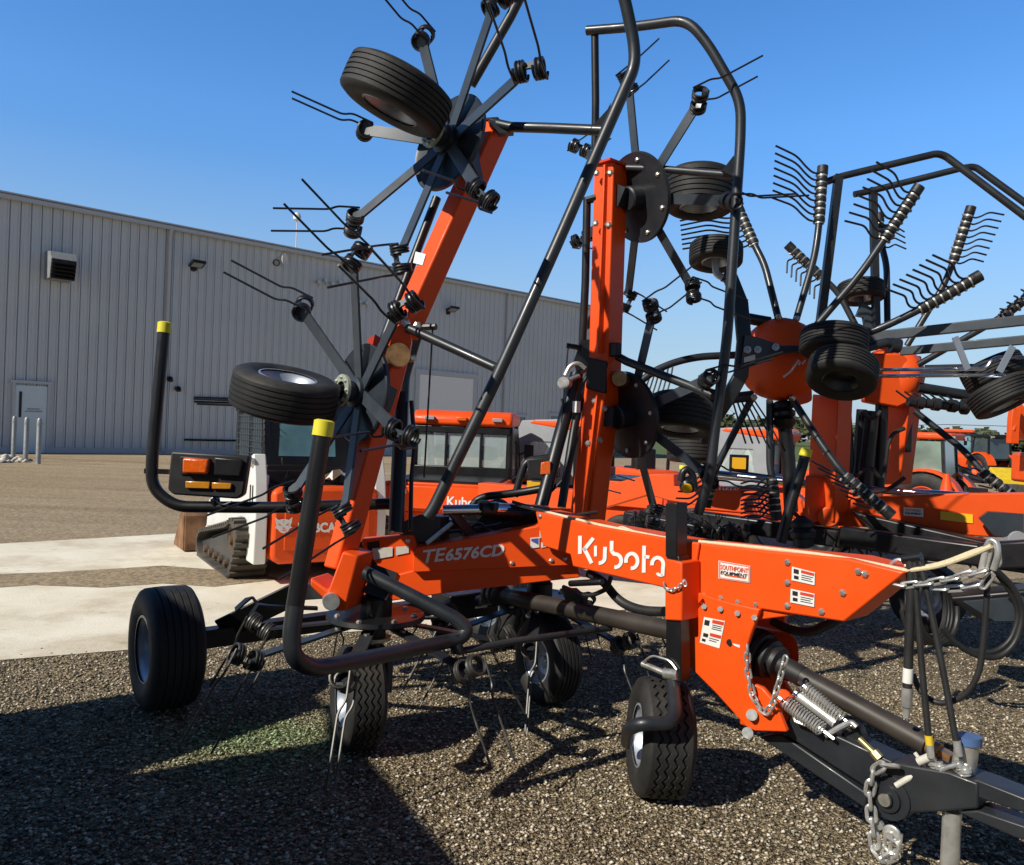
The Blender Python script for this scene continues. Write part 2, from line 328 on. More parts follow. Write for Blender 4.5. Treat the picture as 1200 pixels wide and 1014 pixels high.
# ================================================================== SETTING
def ground_mat(name, kind):
    m = bpy.data.materials.new(name); m.use_nodes = True; t = m.node_tree; N = t.nodes; L = t.links; b = N["Principled BSDF"]
    b.inputs["Roughness"].default_value = .9; b.inputs["Specular IOR Level"].default_value = .25
    tc = N.new("ShaderNodeTexCoord"); O = tc.outputs["Object"]
    def noise(s, d=5, r=.55, vec=O):
        n = N.new("ShaderNodeTexNoise"); n.inputs["Scale"].default_value = s; n.inputs["Detail"].default_value = d; n.inputs["Roughness"].default_value = r; L.new(vec, n.inputs["Vector"]); return n.outputs["Fac"]
    def ramp(f, st):
        r = N.new("ShaderNodeValToRGB"); e = r.color_ramp.elements
        while len(e) < len(st): e.new(.5)
        for q, (p, c) in zip(e, st): q.position = p; q.color = (*c, 1)
        L.new(f, r.inputs["Fac"]); return r.outputs["Color"]
    def mix(f, a, c, mode='MIX'):
        x = N.new("ShaderNodeMix"); x.data_type = 'RGBA'; x.blend_type = mode
        if hasattr(f, 'is_linked'): L.new(f, x.inputs[0])
        else: x.inputs[0].default_value = f
        for s_, q in ((6, a), (7, c)):
            if isinstance(q, tuple): x.inputs[s_].default_value = (*q, 1)
            else: L.new(q, x.inputs[s_])
        return x.outputs[2]
    def vor(s, feat='F1'):
        v = N.new("ShaderNodeTexVoronoi"); v.inputs["Scale"].default_value = s; v.feature = feat; L.new(O, v.inputs["Vector"]); return v
    def greenish(c):
        dv = N.new("ShaderNodeVectorMath"); dv.operation = 'DISTANCE'; L.new(O, dv.inputs[0]); g_ = G(300, 866); dv.inputs[1].default_value = (float(g_[0]), float(g_[1]), 0.)
        nn = noise(3.5, 4); ad_ = N.new("ShaderNodeMath"); ad_.operation = 'MULTIPLY_ADD'; L.new(nn, ad_.inputs[0]); ad_.inputs[1].default_value = .7; L.new(dv.outputs["Value"], ad_.inputs[2])
        mr_ = N.new("ShaderNodeMapRange"); mr_.inputs[1].default_value = .45; mr_.inputs[2].default_value = 1.1; mr_.inputs[3].default_value = .75; mr_.inputs[4].default_value = 0; L.new(ad_.outputs[0], mr_.inputs[0])
        return mix(mr_.outputs[0], c, mix(1., c, (.55, 1.0, .62), 'MULTIPLY'))
    if kind == 'gravel':
        v1 = vor(58); v2 = vor(120); h1 = v1.outputs["Distance"]
        sep = N.new("ShaderNodeSeparateColor"); L.new(v1.outputs["Color"], sep.inputs[0])
        sep2 = N.new("ShaderNodeSeparateColor"); L.new(v2.outputs["Color"], sep2.inputs[0])
        stones = ramp(sep.outputs[0], [(0, (.07, .055, .036)), (.3, (.26, .205, .125)), (.55, (.45, .365, .23)), (.8, (.7, .59, .4)), (1, (.9, .8, .62))])
        small = ramp(sep2.outputs[1], [(0, (.05, .04, .026)), (.5, (.24, .19, .12)), (1, (.66, .56, .4))])
        c = mix(sep.outputs[2], stones, small)
        dark = ramp(h1, [(.0, (1, 1, 1)), (.55, (.85, .85, .85)), (.85, (.3, .26, .2))])  # crevice shade put into the colour: gaps between stones darkened
        c = mix(1., c, dark, 'MULTIPLY')
        c = mix(noise(.9, 6), c, mix(1., c, (.78, .7, .54), 'MULTIPLY'))
        big = ramp(noise(.55, 5, .6), [(.3, (.72, .7, .66)), (.55, (1, 1, 1)), (.75, (1.18, 1.15, 1.08))]); c = mix(1., c, big, 'MULTIPLY')
        c = greenish(c)
        L.new(c, b.inputs["Base Color"])
        ad = N.new("ShaderNodeMath"); ad.operation = 'MULTIPLY_ADD'; L.new(v2.outputs["Distance"], ad.inputs[0]); ad.inputs[1].default_value = .5; L.new(h1, ad.inputs[2])
        bp = N.new("ShaderNodeBump"); bp.invert = True; bp.inputs["Strength"].default_value = 1.; bp.inputs["Distance"].default_value = .022
        L.new(ad.outputs[0], bp.inputs["Height"]); L.new(bp.outputs[0], b.inputs["Normal"])
    elif kind == 'lot':
        mp = N.new("ShaderNodeMapping"); mp.inputs["Rotation"].default_value = (0, 0, math.radians(-10)); mp.inputs["Scale"].default_value = (.06, .7, 1); L.new(O, mp.inputs["Vector"])
        tr = noise(1., 6, .6, mp.outputs[0])
        base = ramp(tr, [(.3, (.2, .13, .068)), (.5, (.36, .275, .165)), (.7, (.52, .43, .3))])
        c = mix(noise(.25, 8, .7), base, (.38, .3, .2))
        sp = ramp(vor(22).outputs["Color"], [(0, (.5, .5, .5)), (1, (1.35, 1.3, 1.25))])
        c = mix(.8, c, sp, 'MULTIPLY'); L.new(c, b.inputs["Base Color"])
        bp = N.new("ShaderNodeBump"); bp.inputs["Strength"].default_value = .8; bp.inputs["Distance"].default_value = .04; L.new(noise(14, 6, .7), bp.inputs["Height"]); L.new(bp.outputs[0], b.inputs["Normal"])
    elif kind == 'concrete':
        base = ramp(noise(1.2, 9, .65), [(.3, (.68, .6, .44)), (.6, (.85, .78, .62)), (.8, (.88, .83, .7))])
        c = mix(ramp(noise(.55, 8, .7), [(.5, (0, 0, 0)), (.68, (.6, .6, .6))]), base, (.36, .26, .14))
        st = ramp(vor(16).outputs["Color"], [(0, (1, 1, 1)), (.9, (1, 1, 1)), (1, (.35, .3, .25))])
        c = mix(.6, c, st, 'MULTIPLY'); L.new(c, b.inputs["Base Color"])
        bp = N.new("ShaderNodeBump"); bp.inputs["Strength"].default_value = .35; bp.inputs["Distance"].default_value = .01; L.new(noise(40, 4), bp.inputs["Height"]); L.new(bp.outputs[0], b.inputs["Normal"])
    elif kind == 'grass':
        c = ramp(noise(2., 8, .7), [(.3, (.05, .075, .018)), (.55, (.11, .14, .035)), (.75, (.2, .2, .07))]); L.new(c, b.inputs["Base Color"])
    elif kind == 'stone':
        oi = N.new("ShaderNodeNewGeometry")
        c = ramp(oi.outputs["Random Per Island"], [(0, (.06, .05, .036)), (.35, (.26, .215, .15)), (.65, (.5, .425, .31)), (.88, (.76, .67, .53)), (1, (.92, .86, .75))])
        c = mix(noise(60, 3), c, mix(1., c, (.6, .57, .5), 'MULTIPLY')); c = greenish(c); L.new(c, b.inputs["Base Color"]); b.inputs["Roughness"].default_value = .75
    return m
BLACKJ = mat('joint_filler', (.12, .1, .075), .9, var=.3)
def sheet(name, pts, z, m):
    mb = MB(); mb.add([(p[0], p[1], z) for p in pts], [tuple(range(len(pts)))])
    return tag(mb.build(name, m), kind='structure')
sheet("ground", [(-900, -300), (900, -300), (900, 2500), (-900, 2500)], 0, ground_mat("packed_dirt_lot", 'lot'))
L0, L1 = G(0, 775), G(345, 747); Ld = (L1 - L0) / np.linalg.norm(L1 - L0)
U0, U1 = G(0, 638), G(190, 627); Ud = (U1 - U0) / np.linalg.norm(U1 - U0)
e0, e1 = L0 - Ld * 9, L0 + Ld * 34
gm = ground_mat("gravel_yard", 'gravel')
sheet("gravel_yard", [e0, (-14, -12), (16, -12), (26, 14), e1], .004, gm)
sheet("concrete_pad", [L0 - Ld * 9, L1, L1 + Ld * 5.2, U0 + Ud * 8, U1, U0 - Ud * 9], .009, ground_mat("dirty_concrete", 'concrete'))
sheet("grass_field", [(5, 62), (60, 78), (400, 110), (400, 900), (-60, 900), (-10, 75)], .02, ground_mat("dry_green_grass", 'grass'))
bp_ = [G(-60, 676), G(60, 672), G(130, 668), G(190, 664), G(240, 668), G(300, 672), G(330, 680), G(250, 689), G(190, 685), G(120, 690), G(40, 687), G(-60, 694)]
def dirtband():
    m = ground_mat("tracked_dirt", 'lot'); return m
sheet("dirt_track", bp_, .013, dirtband())
for t in (1.2, 5.4, 9.6):
    a_ = L0 - Ld * 6 + Ld * t; b_ = U0 - Ud * 6 + Ud * t * 1.02; d_ = nz(b_ - a_); n_ = V(-d_[1], d_[0], 0) * .012
    sheet("concrete_joint", [a_ + n_, a_ - n_, b_ - n_, b_ + n_], .0115, BLACKJ)
# loose stones ------------------------------------------------------
def stones(name, n, place, smin, smax, m):
    rng = np.random.default_rng(3)
    tmpl = np.array([(1, 0, 0), (-1, 0, 0), (0, 1, 0), (0, -1, 0), (0, 0, 1), (0, 0, -.6), (.6, .6, .45), (-.6, .6, .4), (-.6, -.6, .5), (.6, -.6, .4)], float)
    from mathutils.geometry import convex_hull_2d
    F = [(0, 6, 4), (6, 2, 4), (2, 7, 4), (7, 1, 4), (1, 8, 4), (8, 3, 4), (3, 9, 4), (9, 0, 4), (6, 0, 5), (2, 6, 5), (7, 2, 5), (1, 7, 5), (8, 1, 5), (3, 8, 5), (9, 3, 5), (0, 9, 5)]
    F = np.array(F); nv = len(tmpl)
    pos = place(rng, n); n = len(pos)
    sz = smin + (smax - smin) * rng.random(n) ** 1.9
    vs = tmpl[None] * (1 + .35 * (rng.random((n, nv, 3)) - .5)) * (sz[:, None, None] * np.stack([np.ones(n), .6 + .4 * rng.random(n), .45 + .35 * rng.random(n)], 1)[:, None, :])
    a = rng.random(n) * 6.283; c, s_ = np.cos(a), np.sin(a)
    x = vs[:, :, 0] * c[:, None] - vs[:, :, 1] * s_[:, None]; y = vs[:, :, 0] * s_[:, None] + vs[:, :, 1] * c[:, None]
    tl = (rng.random(n) - .5) * .9; z = vs[:, :, 2] + x * tl[:, None]
    vv = np.stack([x + pos[:, 0:1], y + pos[:, 1:2], z + pos[:, 2:3] + sz[:, None] * .18], 2).reshape(-1, 3)
    ff = (F[None] + (np.arange(n) * nv)[:, None, None]).reshape(-1, 3)
    me = bpy.data.meshes.new(name); me.vertices.add(len(vv)); me.vertices.foreach_set('co', vv.ravel())
    me.loops.add(ff.size); me.loops.foreach_set('vertex_index', ff.ravel().astype(np.int32))
    me.polygons.add(len(ff)); me.polygons.foreach_set('loop_start', np.arange(0, ff.size, 3, dtype=np.int32)); me.polygons.foreach_set('loop_total', np.full(len(ff), 3, dtype=np.int32))
    me.update(calc_edges=True); me.validate(); me.materials.append(m)
    o = bpy.data.objects.new(name, me); col.objects.link(o); return o
def near_field(rng, n):
    y = 2.6 + 6.2 * rng.random(n) ** 1.5; x = (rng.random(n) * 2 - 1) * (.68 * y + .6)
    p = np.stack([x, y, np.full(n, .006)], 1)
    side = (p[:, 0] - L0[0]) * Ld[1] - (p[:, 1] - L0[1]) * Ld[0]
    return p[side > .03 - .35 * rng.random(n) ** 6]
STONE = ground_mat("loose_stone", 'stone')
tag(stones("gravel", 90000, near_field, .0035, .0145, STONE), "loose tan and grey gravel stones covering the yard under the hay tedder", "gravel", kind='stuff')
def wall_pt(s, h=0): return W0 + WD * s + V(0, 0, h)

# ================================================================== BUILDING
W0 = V(-20.6, 34.4, 0); W1 = V(.3, 53.4, 0); WD = nz(W1 - W0); WN = V(WD[1], -WD[0], 0)   # WN points at the camera
if WN[1] > 0: WN = -WN
WH = 10.75; S0, S1 = -16., None
def PW(x, y, off=0.): return PL(x, y, W0 + WN * off, WN)
def sW(p): return float(np.dot(p - W0, WD))
S1 = sW(PW(706, 400))
bld = thing("warehouse", wall_pt(0), "long grey ribbed metal warehouse with door, vent hood and garage door behind the machines", "building")
# ribbed wall: one sheet folded along its ribs
sp = .395; xs = []
s_ = S0
prof = []
while s_ < S1:
    for ds, d in ((0, .0), (.03, .0), (.05, .07), (.085, .07), (.09, -.09), (.14, -.09), (.145, 0.), (.25, .0), (.262, .014), (.275, .0)): prof.append((s_ + ds, d))
    s_ += sp
mb = MB(); vs = []; fs = []
for s__, d in prof: vs += [wall_pt(s__, 0) + WN * d, wall_pt(s__, WH) + WN * d]
for i in range(len(prof) - 1): fs.append((2 * i, 2 * i + 2, 2 * i + 3, 2 * i + 1))
mb.add(vs, fs)
S1 = prof[-1][0]
# gable end and back walls
BD = 30.
mb.add([wall_pt(S1), wall_pt(S1) - WN * BD, wall_pt(S1, WH + 1.5) - WN * BD, wall_pt(S1, WH)], [(0, 1, 2, 3)])
mb.add([wall_pt(S0), wall_pt(S0) - WN * BD, wall_pt(S0, WH + 1.5) - WN * BD, wall_pt(S0, WH)], [(3, 2, 1, 0)])
mb.add([wall_pt(S0) - WN * BD, wall_pt(S1) - WN * BD, wall_pt(S1, WH + 1.5) - WN * BD, wall_pt(S0, WH + 1.5) - WN * BD], [(0, 1, 2, 3)])
mb.build("wall", SIDING, bld)
mb = MB(); mb.prism([wall_pt(S0 - .2, WH - .02) + WN * .35, wall_pt(S1 + .2, WH - .02) + WN * .35, wall_pt(S1 + .2, WH + 1.45) - WN * (BD + .2), wall_pt(S0 - .2, WH + 1.45) - WN * (BD + .2)], V(0, 0, .06)); mb.build("roof", TRIM, bld)
mb = MB(); mb.box(wall_pt((S0 + S1) / 2, WH - .16) + WN * .28, (WD, WN, UPV), ((S1 - S0) / 2 + .2, .09, .08)); mb.build("gutter", TRIM, bld)
mb = MB(); mb.box(wall_pt((S0 + S1) / 2, .12) + WN * .075, (WD, WN, UPV), ((S1 - S0) / 2, .02, .12)); mb.build("base_trim", TRIM, bld)
def wbox(x0, y0, x1, y1, d, base=0.05):
    a_, b_ = PW(x0, y1), PW(x1, y0); c_ = (a_ + b_) / 2
    return c_ + WN * (base + d / 2), (WD, WN, UPV), (abs(sW(b_) - sW(a_)) / 2, d / 2, abs(b_[2] - a_[2]) / 2)
for px, pt, pb in ((194, 267, 533), (592, 341, 535)):
    b_ = PW(px, 400); mb = MB(); s__ = sW(b_); mb.tube([wall_pt(s__, WH - .2) + WN * .3, wall_pt(s__, WH - .45) + WN * .14, wall_pt(s__, .3) + WN * .14, wall_pt(s__, .12) + WN * .35], .085, 8); mb.build("downspout", TRIM, bld)
# door
dx0, dx1 = sW(PW(16, 500)), sW(PW(53.5, 500)); dt = PW(35, 452)[2]
mb = MB(); cx = (dx0 + dx1) / 2; mb.box(wall_pt(cx, dt / 2) + WN * .075, (WD, WN, UPV), ((dx1 - dx0) / 2, .03, dt / 2)); door = mb.build("door", DOORM, bld, bevel=.01)
mb = MB()
for s__ in (dx0 - .06, dx1 + .06): mb.box(wall_pt(s__, dt / 2 + .04) + WN * .09, (WD, WN, UPV), (.055, .05, dt / 2 + .04))
mb.box(wall_pt(cx, dt + .14) + WN * .1, (WD, WN, UPV), ((dx1 - dx0) / 2 + .2, .06, .06)); mb.build("frame", TRIM, door)
mb = MB(); mb.box(*wbox(21, 459, 25.2, 489, .03, .1)); mb.build("window", BLACK, door)
mb = MB(); p0 = PW(29, 481.5, .112); text_mb("EMPLOYEES ONLY", PW(32, 480.3, .112), PW(47, 480.6, .112) - PW(32, 480.3, .112), V(0, 0, .07), mb=mb); text_mb("AUTHORIZED PERSONNEL", PW(29, 483, .112), PW(50, 483.4, .112) - PW(29, 483, .112), V(0, 0, .07), mb=mb); mb.build("door_lettering", INK, door)
mb = MB(); mb.cyl(PW(51, 497, .105), PW(51, 497, .2), .05, 8); mb.build("handle", ZINC, door)
# vent hood
a_, b_ = PW(51, 328), PW(81.5, 297); s0, s1 = sW(a_), sW(b_); h0, h1 = PW(66, 330)[2], PW(66, 297)[2]
pf = [(h1, .05), (h1 - .1, 1.0), (h1 - .42, 1.25), (h0, 1.02), (h0, .05)]
mb = MB(); mb.prism([wall_pt(s0, h) + WN * d for h, d in pf], WD * (s1 - s0)); hood = mb.build("vent_hood", POSTG, bld)
for k in range(5):
    t = (k + .5) / 5; h = h1 - .45 + (h0 - h1 + .45) * t; d = 1.25 + (1.02 - 1.25) * t
    mb = MB(); mb.box(wall_pt((s0 + s1) / 2, h) + WN * (d + .03), (WD, nz(WN * .8 + UPV * .6), nz(WN * -.6 + UPV * .8)), ((s1 - s0) / 2 - .03, .04, .11)); mb.build("louvre", BLACK, hood)
# flood lights
for px, py in ((227, 312), (525, 364)):
    p = PW(px, py, .05); mb = MB(); mb.box(p + WN * .45 + UPV * .05, (WD, nz(WN + UPV * .35), nz(UPV - WN * .35)), (.32, .28, .06)); mb.cyl(p - UPV * .12, p + WN * .3, .06, 8); mb.cyl(p - UPV * .12 - WN * .05, p - UPV * .12 + WN * .08, .14, 10); fl = mb.build("flood_light", BLACK, bld)
    mb = MB(); mb.box(p + WN * .47 + UPV * -.005, (WD, nz(WN + UPV * .35), nz(UPV - WN * .35)), (.24, .2, .015)); mb.build("lens", GREY, fl)
# antenna, dish and small fittings
p = PW(347, 287, .3); mb = MB(); mb.cyl(p - UPV * 1.1, p + UPV * 1.25, .025, 6); mb.lathe(p + UPV * 1.25, UPV, [(0, .42), (.12, .4), (.2, .25), (.2, .05), (.12, 0), (0, 0)], 14); mb.build("antenna", WHITE, bld)
p = PW(332, 304, .35); mb = MB(); mb.lathe(p, nz(WN + WD * .8), [(0, -.06), (.2, 0), (.33, .1), (.31, .1), (.18, .02), (0, -.04)], 18); mb.cyl(p, p - WN * .3, .03, 6); mb.build("dish_antenna", WHITE, bld)
mb = MB(); p = PW(324, 308, .07); mb.coil(p, WN, .16, .02, 3, .06); mb.build("cable_loop", BLACK, bld)
for px, py in ((371, 331), (379, 329), (387, 333), (396, 331), (419, 354), (427, 356)):
    mb = MB(); p = PW(px, py, .05); mb.cyl(p, p + WN * .3, .09, 8); mb.tube([p + WN * .2, p + WN * .25 - UPV * .25], .03, 6); mb.build("wall_fitting", ZINC, bld)
for px, py in ((197.5, 444), (207, 455.5)):
    mb = MB(); p = PW(px, py, .04); mb.tube([p, p + WN * .25, p + WN * .3 - UPV * .12], .12, 8); mb.build("wall_outlet", BLACK, bld)
for x0, y0, x1, y1 in ((228, 466, 330, 469), (228, 471, 330, 474), (216, 515.5, 330, 517.5)):
    mb = MB(); mb.cyl(PW(x0, y0, .12), PW(x1, y1, .12), .05, 6); mb.cyl(PW(x0 + 1, y0, .0), PW(x0 + 1, y0, .14), .05, 6); mb.build("wall_pipe", BLACK, bld)
# garage door, small windows
mb = MB(); c_, ax_, hs_ = wbox(487, 444.5, 554, 536, .05, .05); mb.box(c_, ax_, hs_)
for k in range(1, 5): mb.box(c_ + UPV * hs_[2] * (-1 + 2 * k / 5) + WN * .03, ax_, (hs_[0], .012, .02))
gd = mb.build("garage_door", GARAGE, bld)
mb = MB(); 
for sg in (-1, 1): mb.box(c_ + WD * sg * (hs_[0] + .14), ax_, (.14, .07, hs_[2] + .1))
mb.box(c_ + UPV * (hs_[2] + .16), ax_, (hs_[0] + .3, .08, .15)); mb.build("frame", TRIM, gd)
for q in ((596, 489, 614, 513), (643, 488, 657, 513)):
    mb = MB(); c_, ax_, hs_ = wbox(*q, .04, .05); mb.box(c_, ax_, hs_); wd = mb.build("window", GLASS, bld)
    mb = MB(); mb.box(c_ + UPV * (hs_[2] + .09), ax_, (hs_[0] + .18, .06, .09))
    for sg in (-1, 1): mb.box(c_ + WD * sg * (hs_[0] + .09), ax_, (.09, .06, hs_[2]))
    mb.build("frame", TRIM, wd)

# bollards ----------------------------------------------------------
bp0 = None; bl = ["steel bollard by the pale door, nearest the rock pile", "middle one of the three steel bollards before the pale door", "steel bollard before the pale door, nearest the warehouse downspout"]
for i, (px, yt, yb) in enumerate(((15.5, 490, 535.5), (29.8, 491.5, 541), (44.6, 493, 544))):
    g = G(px, yb)
    if bp0 is None:
        bp0 = thing("bollard", g, bl[0], "bollard", "bollards before the warehouse door"); H = 1.55
        MB().lathe(g, UPV, [(0, H + .03), (.04, H + .02), (.07, H - .03), (.08, H - .06), (.08, 0), (0, 0)], 16).build("post", POSTG, bp0)
        MB().lathe(g, UPV, [(.082, H - .24), (.085, H - .22), (.085, H - .14), (.082, H - .12)], 16).build("band", POSTG, bp0)
    else:
        o = copy_tree(bp0); o.location = [float(q) for q in g]; o['label'] = bl[i]
def rockpile(rng, n):
    c = G(4, 541); a = rng.random(n) * 6.28; r = rng.random(n) ** .6
    return np.stack([c[0] + np.cos(a) * r * 1.6 - .8, c[1] + np.sin(a) * r * 1.2, (1 - r) * .3 * rng.random(n)], 1)
tag(stones("rock_pile", 260, rockpile, .06, .2, mat("pale_rock", (.5, .48, .44), .8, var=.25, vs=3)), "heap of pale rocks by the bollards at the warehouse wall", "rocks", kind='stuff')

# far trees ---------------------------------------------------------
def leaf_mass(name, pts, n, size, m, kind=None):
    rng = np.random.default_rng(11); mb = MB(); vs = []; fs = []
    for i in range(n):
        c, r = pts(rng); a = nz(rng.normal(size=3)); x, y = perp(a); s__ = size * (.5 + rng.random())
        k = len(vs); vs += [c - x * s__ - y * s__ * .5, c + x * s__ - y * s__ * .4, c + x * s__ * .7 + y * s__ * .7, c - x * s__ * .6 + y * s__ * .6]; fs.append((k, k + 1, k + 2, k + 3))
    mb.add(vs, fs); return mb.build(name, m)
rngt = np.random.default_rng(5)
clumps = []
for i in range(150):
    x = 20 + 260 * i / 150 + rngt.normal() * 2; y = 235 + rngt.normal() * 6 - .1 * x; h = (5.2 + 2.2 * rngt.random()) * (1.25 if x < 95 else 1.0)
    clumps.append((x, y, h, 2.2 + 1.6 * rngt.random()))
def tl(rng):
    x, y, h, r = clumps[rng.integers(len(clumps))]; d = nz(rng.normal(size=3)) * r * rng.random() ** .4
    return V(x, y, 0) + V(d[0] * 1.3, d[1], max(.3, h * .55 + d[2] * h * .45 / r)), r
FOL = mat("distant_foliage", (.055, .075, .03), .8, var=.5, vs=.3, c2=(.12, .135, .055))
tag(leaf_mass("tree_line", tl, 15000, .75, FOL), "distant line of green trees along the horizon beyond the equipment lot", "trees", kind='stuff')
pl_ = MB(); pl_.tube([P(690 + 60 * i, 489 + (3 - 3 * math.sin(math.pi * ((i * .34) % 1))) * 1 + 1.2 * i, 170) for i in range(-2, 12)], .06, 5)
tag(pl_.build("power_line", BLACK), "thin overhead power line across the pale sky above the far trees", "power line")
# ================================================================== HAY TEDDER
ted = thing("hay_tedder", M(.3, 0, 0), "orange folded hay tedder with raised spring tine rotors, parked on gravel in the foreground", "hay tedder")
UJ = .30
UN, UF = .40, .62          # near and far face of the main beam
def poly_u(px, u): return [PU(x, y, u) for x, y in px]
def face_pt(off=.003): return lambda x, y: PU(x, y, UN - off)
# main beam ---------------------------------------------------------
mb = MB()
mb.prism(poly_u([(627, 599), (700, 617), (790, 633), (803, 635), (900, 646), (995, 655), (1060, 671), (989, 729), (922, 719), (860, 709), (806, 694), (778, 689), (671, 664), (668, 650), (636, 640)], UN), MA * (UF - UN))
# lower sleeve for the support leg and its lug
mb.prism([PU(x, y, UJ - .055) for x, y in ((779, 655), (799, 659), (799, 728), (779, 727))], MA * (UN - UJ + .05))
mb.prism([PU(x, y, UN) for x, y in ((801, 650), (808, 634), (822, 636), (812, 700), (801, 712))], MA * -.02)
beam = mb.build("main_beam", ORANGE, ted, bevel=.008)
bolts([PU(x, y, UN) for x, y in ((633, 605), (923, 659), (923, 683), (923, 710), (988, 695), (963, 717), (1006, 670), (1014, 673))], -MA, .013, .014, beam)
bolts([PU(x, y, UN) for x, y in ((825, 698), (845, 701), (865, 706), (886, 709))], -MA, .011, .012, beam)
f = face_pt(.005); q = lambda x, y: f(600 + x / 6., 560 + y / 6.)
mb = MB(); W = 26
ribbon(mb, [(478, 408), (477, 536)], W, q)
ribbon(mb, [(572, 424), (522, 487), (503, 512)], W, q); ribbon(mb, [(503, 492), (530, 540), (560, 602)], W, q)
ribbon(mb, [(587, 478), (587, 553)], 20, q)
ribbon(mb, [(655, 486), (652, 560)] + arc(613, 562, 39, 38, 10, 95, 8), W, q)
ribbon(mb, [(701, 444), (700, 518)], W, q)
ribbon(mb, [(700, 515)] + arc(727, 583, 41, 46, -115, 100, 16)[1:], W, q)
ribbon(mb, arc(842, 585, 41, 52, -195, 100, 20), W, q)
ribbon(mb, [(929, 478), (926, 667)], W, q); ribbon(mb, [(929, 553), (966, 559)], 24, q)
ribbon(mb, arc(1024, 608, 40, 46, -190, 0, 14) + [(1061, 640), (1058, 690)], W, q); ribbon(mb, arc(1048, 668, 26, 18, 180, 60, 6), 20, q)
mb.build("lettering", LETTER, beam)
# decals on the main beam
def decal(pq, u_off, parts, name="decal", base=DECAL, parent=ted, plane=None):
    f_ = plane or (lambda x, y, o: PU(x, y, UN - o))
    mb = MB(); mb.add([f_(x, y, u_off) for x, y in pq], [(3, 2, 1, 0)]); d_ = mb.build(name, base, parent)
    for mt, quads in parts:
        m2 = MB()
        for qd in quads:
            pts = []
            for (s, t) in qd:
                a_ = np.array(pq[0]) * (1 - s) * (1 - t) + np.array(pq[1]) * s * (1 - t) + np.array(pq[2]) * s * t + np.array(pq[3]) * (1 - s) * t
                pts.append(f_(a_[0], a_[1], u_off + .0016))
            m2.add(pts, [(3, 2, 1, 0)])
        m2.build("print", mt, d_)
    return d_
R4 = lambda s0, t0, s1, t1: [(s0, t0), (s1, t0), (s1, t1), (s0, t1)]
warn = [(REDINK, [R4(.42, .04, .97, .17), R4(.42, .54, .97, .66)]), (INK, [R4(.06, .1, .3, .3), R4(.1, .6, .34, .74), R4(.45, .22, .93, .25), R4(.45, .29, .9, .32), R4(.45, .36, .93, .39), R4(.42, .72, .9, .75), R4(.42, .8, .8, .83), R4(.08, .82, .26, .92)])]
warn2 = [(REDINK, [R4(.4, .08, .97, .3)]), (INK, [R4(.08, .12, .3, .45), R4(.1, .6, .3, .85), R4(.42, .42, .93, .48), R4(.42, .58, .85, .64), R4(.42, .74, .93, .8)])]
decal([(928, 664), (955, 671), (954.5, 686), (927.5, 680)], .006, warn2)
decal([(926.5, 690), (954.5, 696), (954, 711.5), (926, 706)], .006, warn2)
d_ = decal([(842, 657), (879, 663.5), (879, 683.5), (842, 678)], .006, [(ORANGE2, [R4(.02, .03, .98, .07), R4(.02, .93, .98, .97), R4(.02, .03, .05, .97), R4(.95, .03, .98, .97), R4(.2, .72, .85, .8)])])
f8 = lambda x, y: PU(x, y, UN - .009)
text_mb("SOUTHPOINT", f8(844, 667), f8(877, 672) - f8(844, 667), f8(844, 661.5) - f8(844, 667), bold=.01, shear=.15).build("decal_lettering", ORANGE2, d_)
text_mb("EQUIPMENT", f8(844.5, 673.5), f8(876, 678.3) - f8(844.5, 673.5), f8(844.5, 668.5) - f8(844.5, 673.5), bold=.015, shear=.15).build("decal_lettering", INK, d_)
# cross beam (model lettering) --------------------------------------
VC = .30
CBP = M(.40, .30, 0); CBD = nz(MA * 1.0 + MB_ * .8); CBN = nz(MA * -.8 + MB_ * 1.0)   # swept-back front panel
def PC(x, y, o=0.): return PL(x, y, CBP + CBN * o, CBN)
def pc(px, o=0.): return [PC(x, y, o) for x, y in px]
mb = MB(); mb.prism(pc([(489, 642), (560, 629), (628, 617), (640, 610), (690, 622), (690, 664), (669, 663), (600, 666), (484, 671), (484, 650)]), CBN * -.16)
mb.prism(pc([(424, 632), (484, 627), (490, 642), (484, 671), (490, 690), (448, 696), (442, 662), (424, 640)], -.06), CBN * -.1)
mb.prism(pc([(404, 706), (430, 684), (500, 664), (600, 655), (676, 655), (680, 677), (540, 693), (428, 709), (404, 714)], -.05), CBN * -.25)
mb.box(M(.95, -.12, .98), (MA, MB_, UPV), (.5, .12, .09))
cb = mb.build("cross_beam", ORANGE, ted, bevel=.007)
mb = MB(); mb.prism(pc([(408, 648), (424, 634), (446, 640), (452, 694), (420, 700), (410, 690)], -.1), CBN * -.2); mb.prism(pc([(430, 636), (444, 634), (446, 650), (432, 652)], -.055), CBN * -.02); mb.build("pivot_recess", BLACK, cb)
mb = MB(); mb.add(pc([(436, 643), (460, 641), (460, 652), (438, 656)], -.052), [(3, 2, 1, 0)]); mb.add(pc([(464, 641), (479, 640), (479, 648), (464, 651)], -.052), [(3, 2, 1, 0)]); mb.build("decal", DECALG, cb)
fv = lambda x, y, o=.005: PC(x, y, o)
mb = text_mb("TE", fv(495.5, 660.5), fv(523, 657) - fv(495.5, 660.5), fv(495.5, 645) - fv(495.5, 660.5), bold=.02, shear=.2)
text_mb("6576CD", fv(522, 658), fv(591, 651.5) - fv(522, 658), fv(522, 643.5) - fv(522, 658), bold=.035, shear=.2, mb=mb).build("lettering", LETTER, cb)
plv = lambda x, y, o: PC(x, y, o)
decal([(632, 622), (657, 617.5), (657, 629), (632, 631)], .006, [(DECALG, [R4(.1, .2, .2, .5), R4(.3, .3, .9, .4), R4(.3, .55, .8, .65)])], parent=ted, plane=plv, base=DECALG)
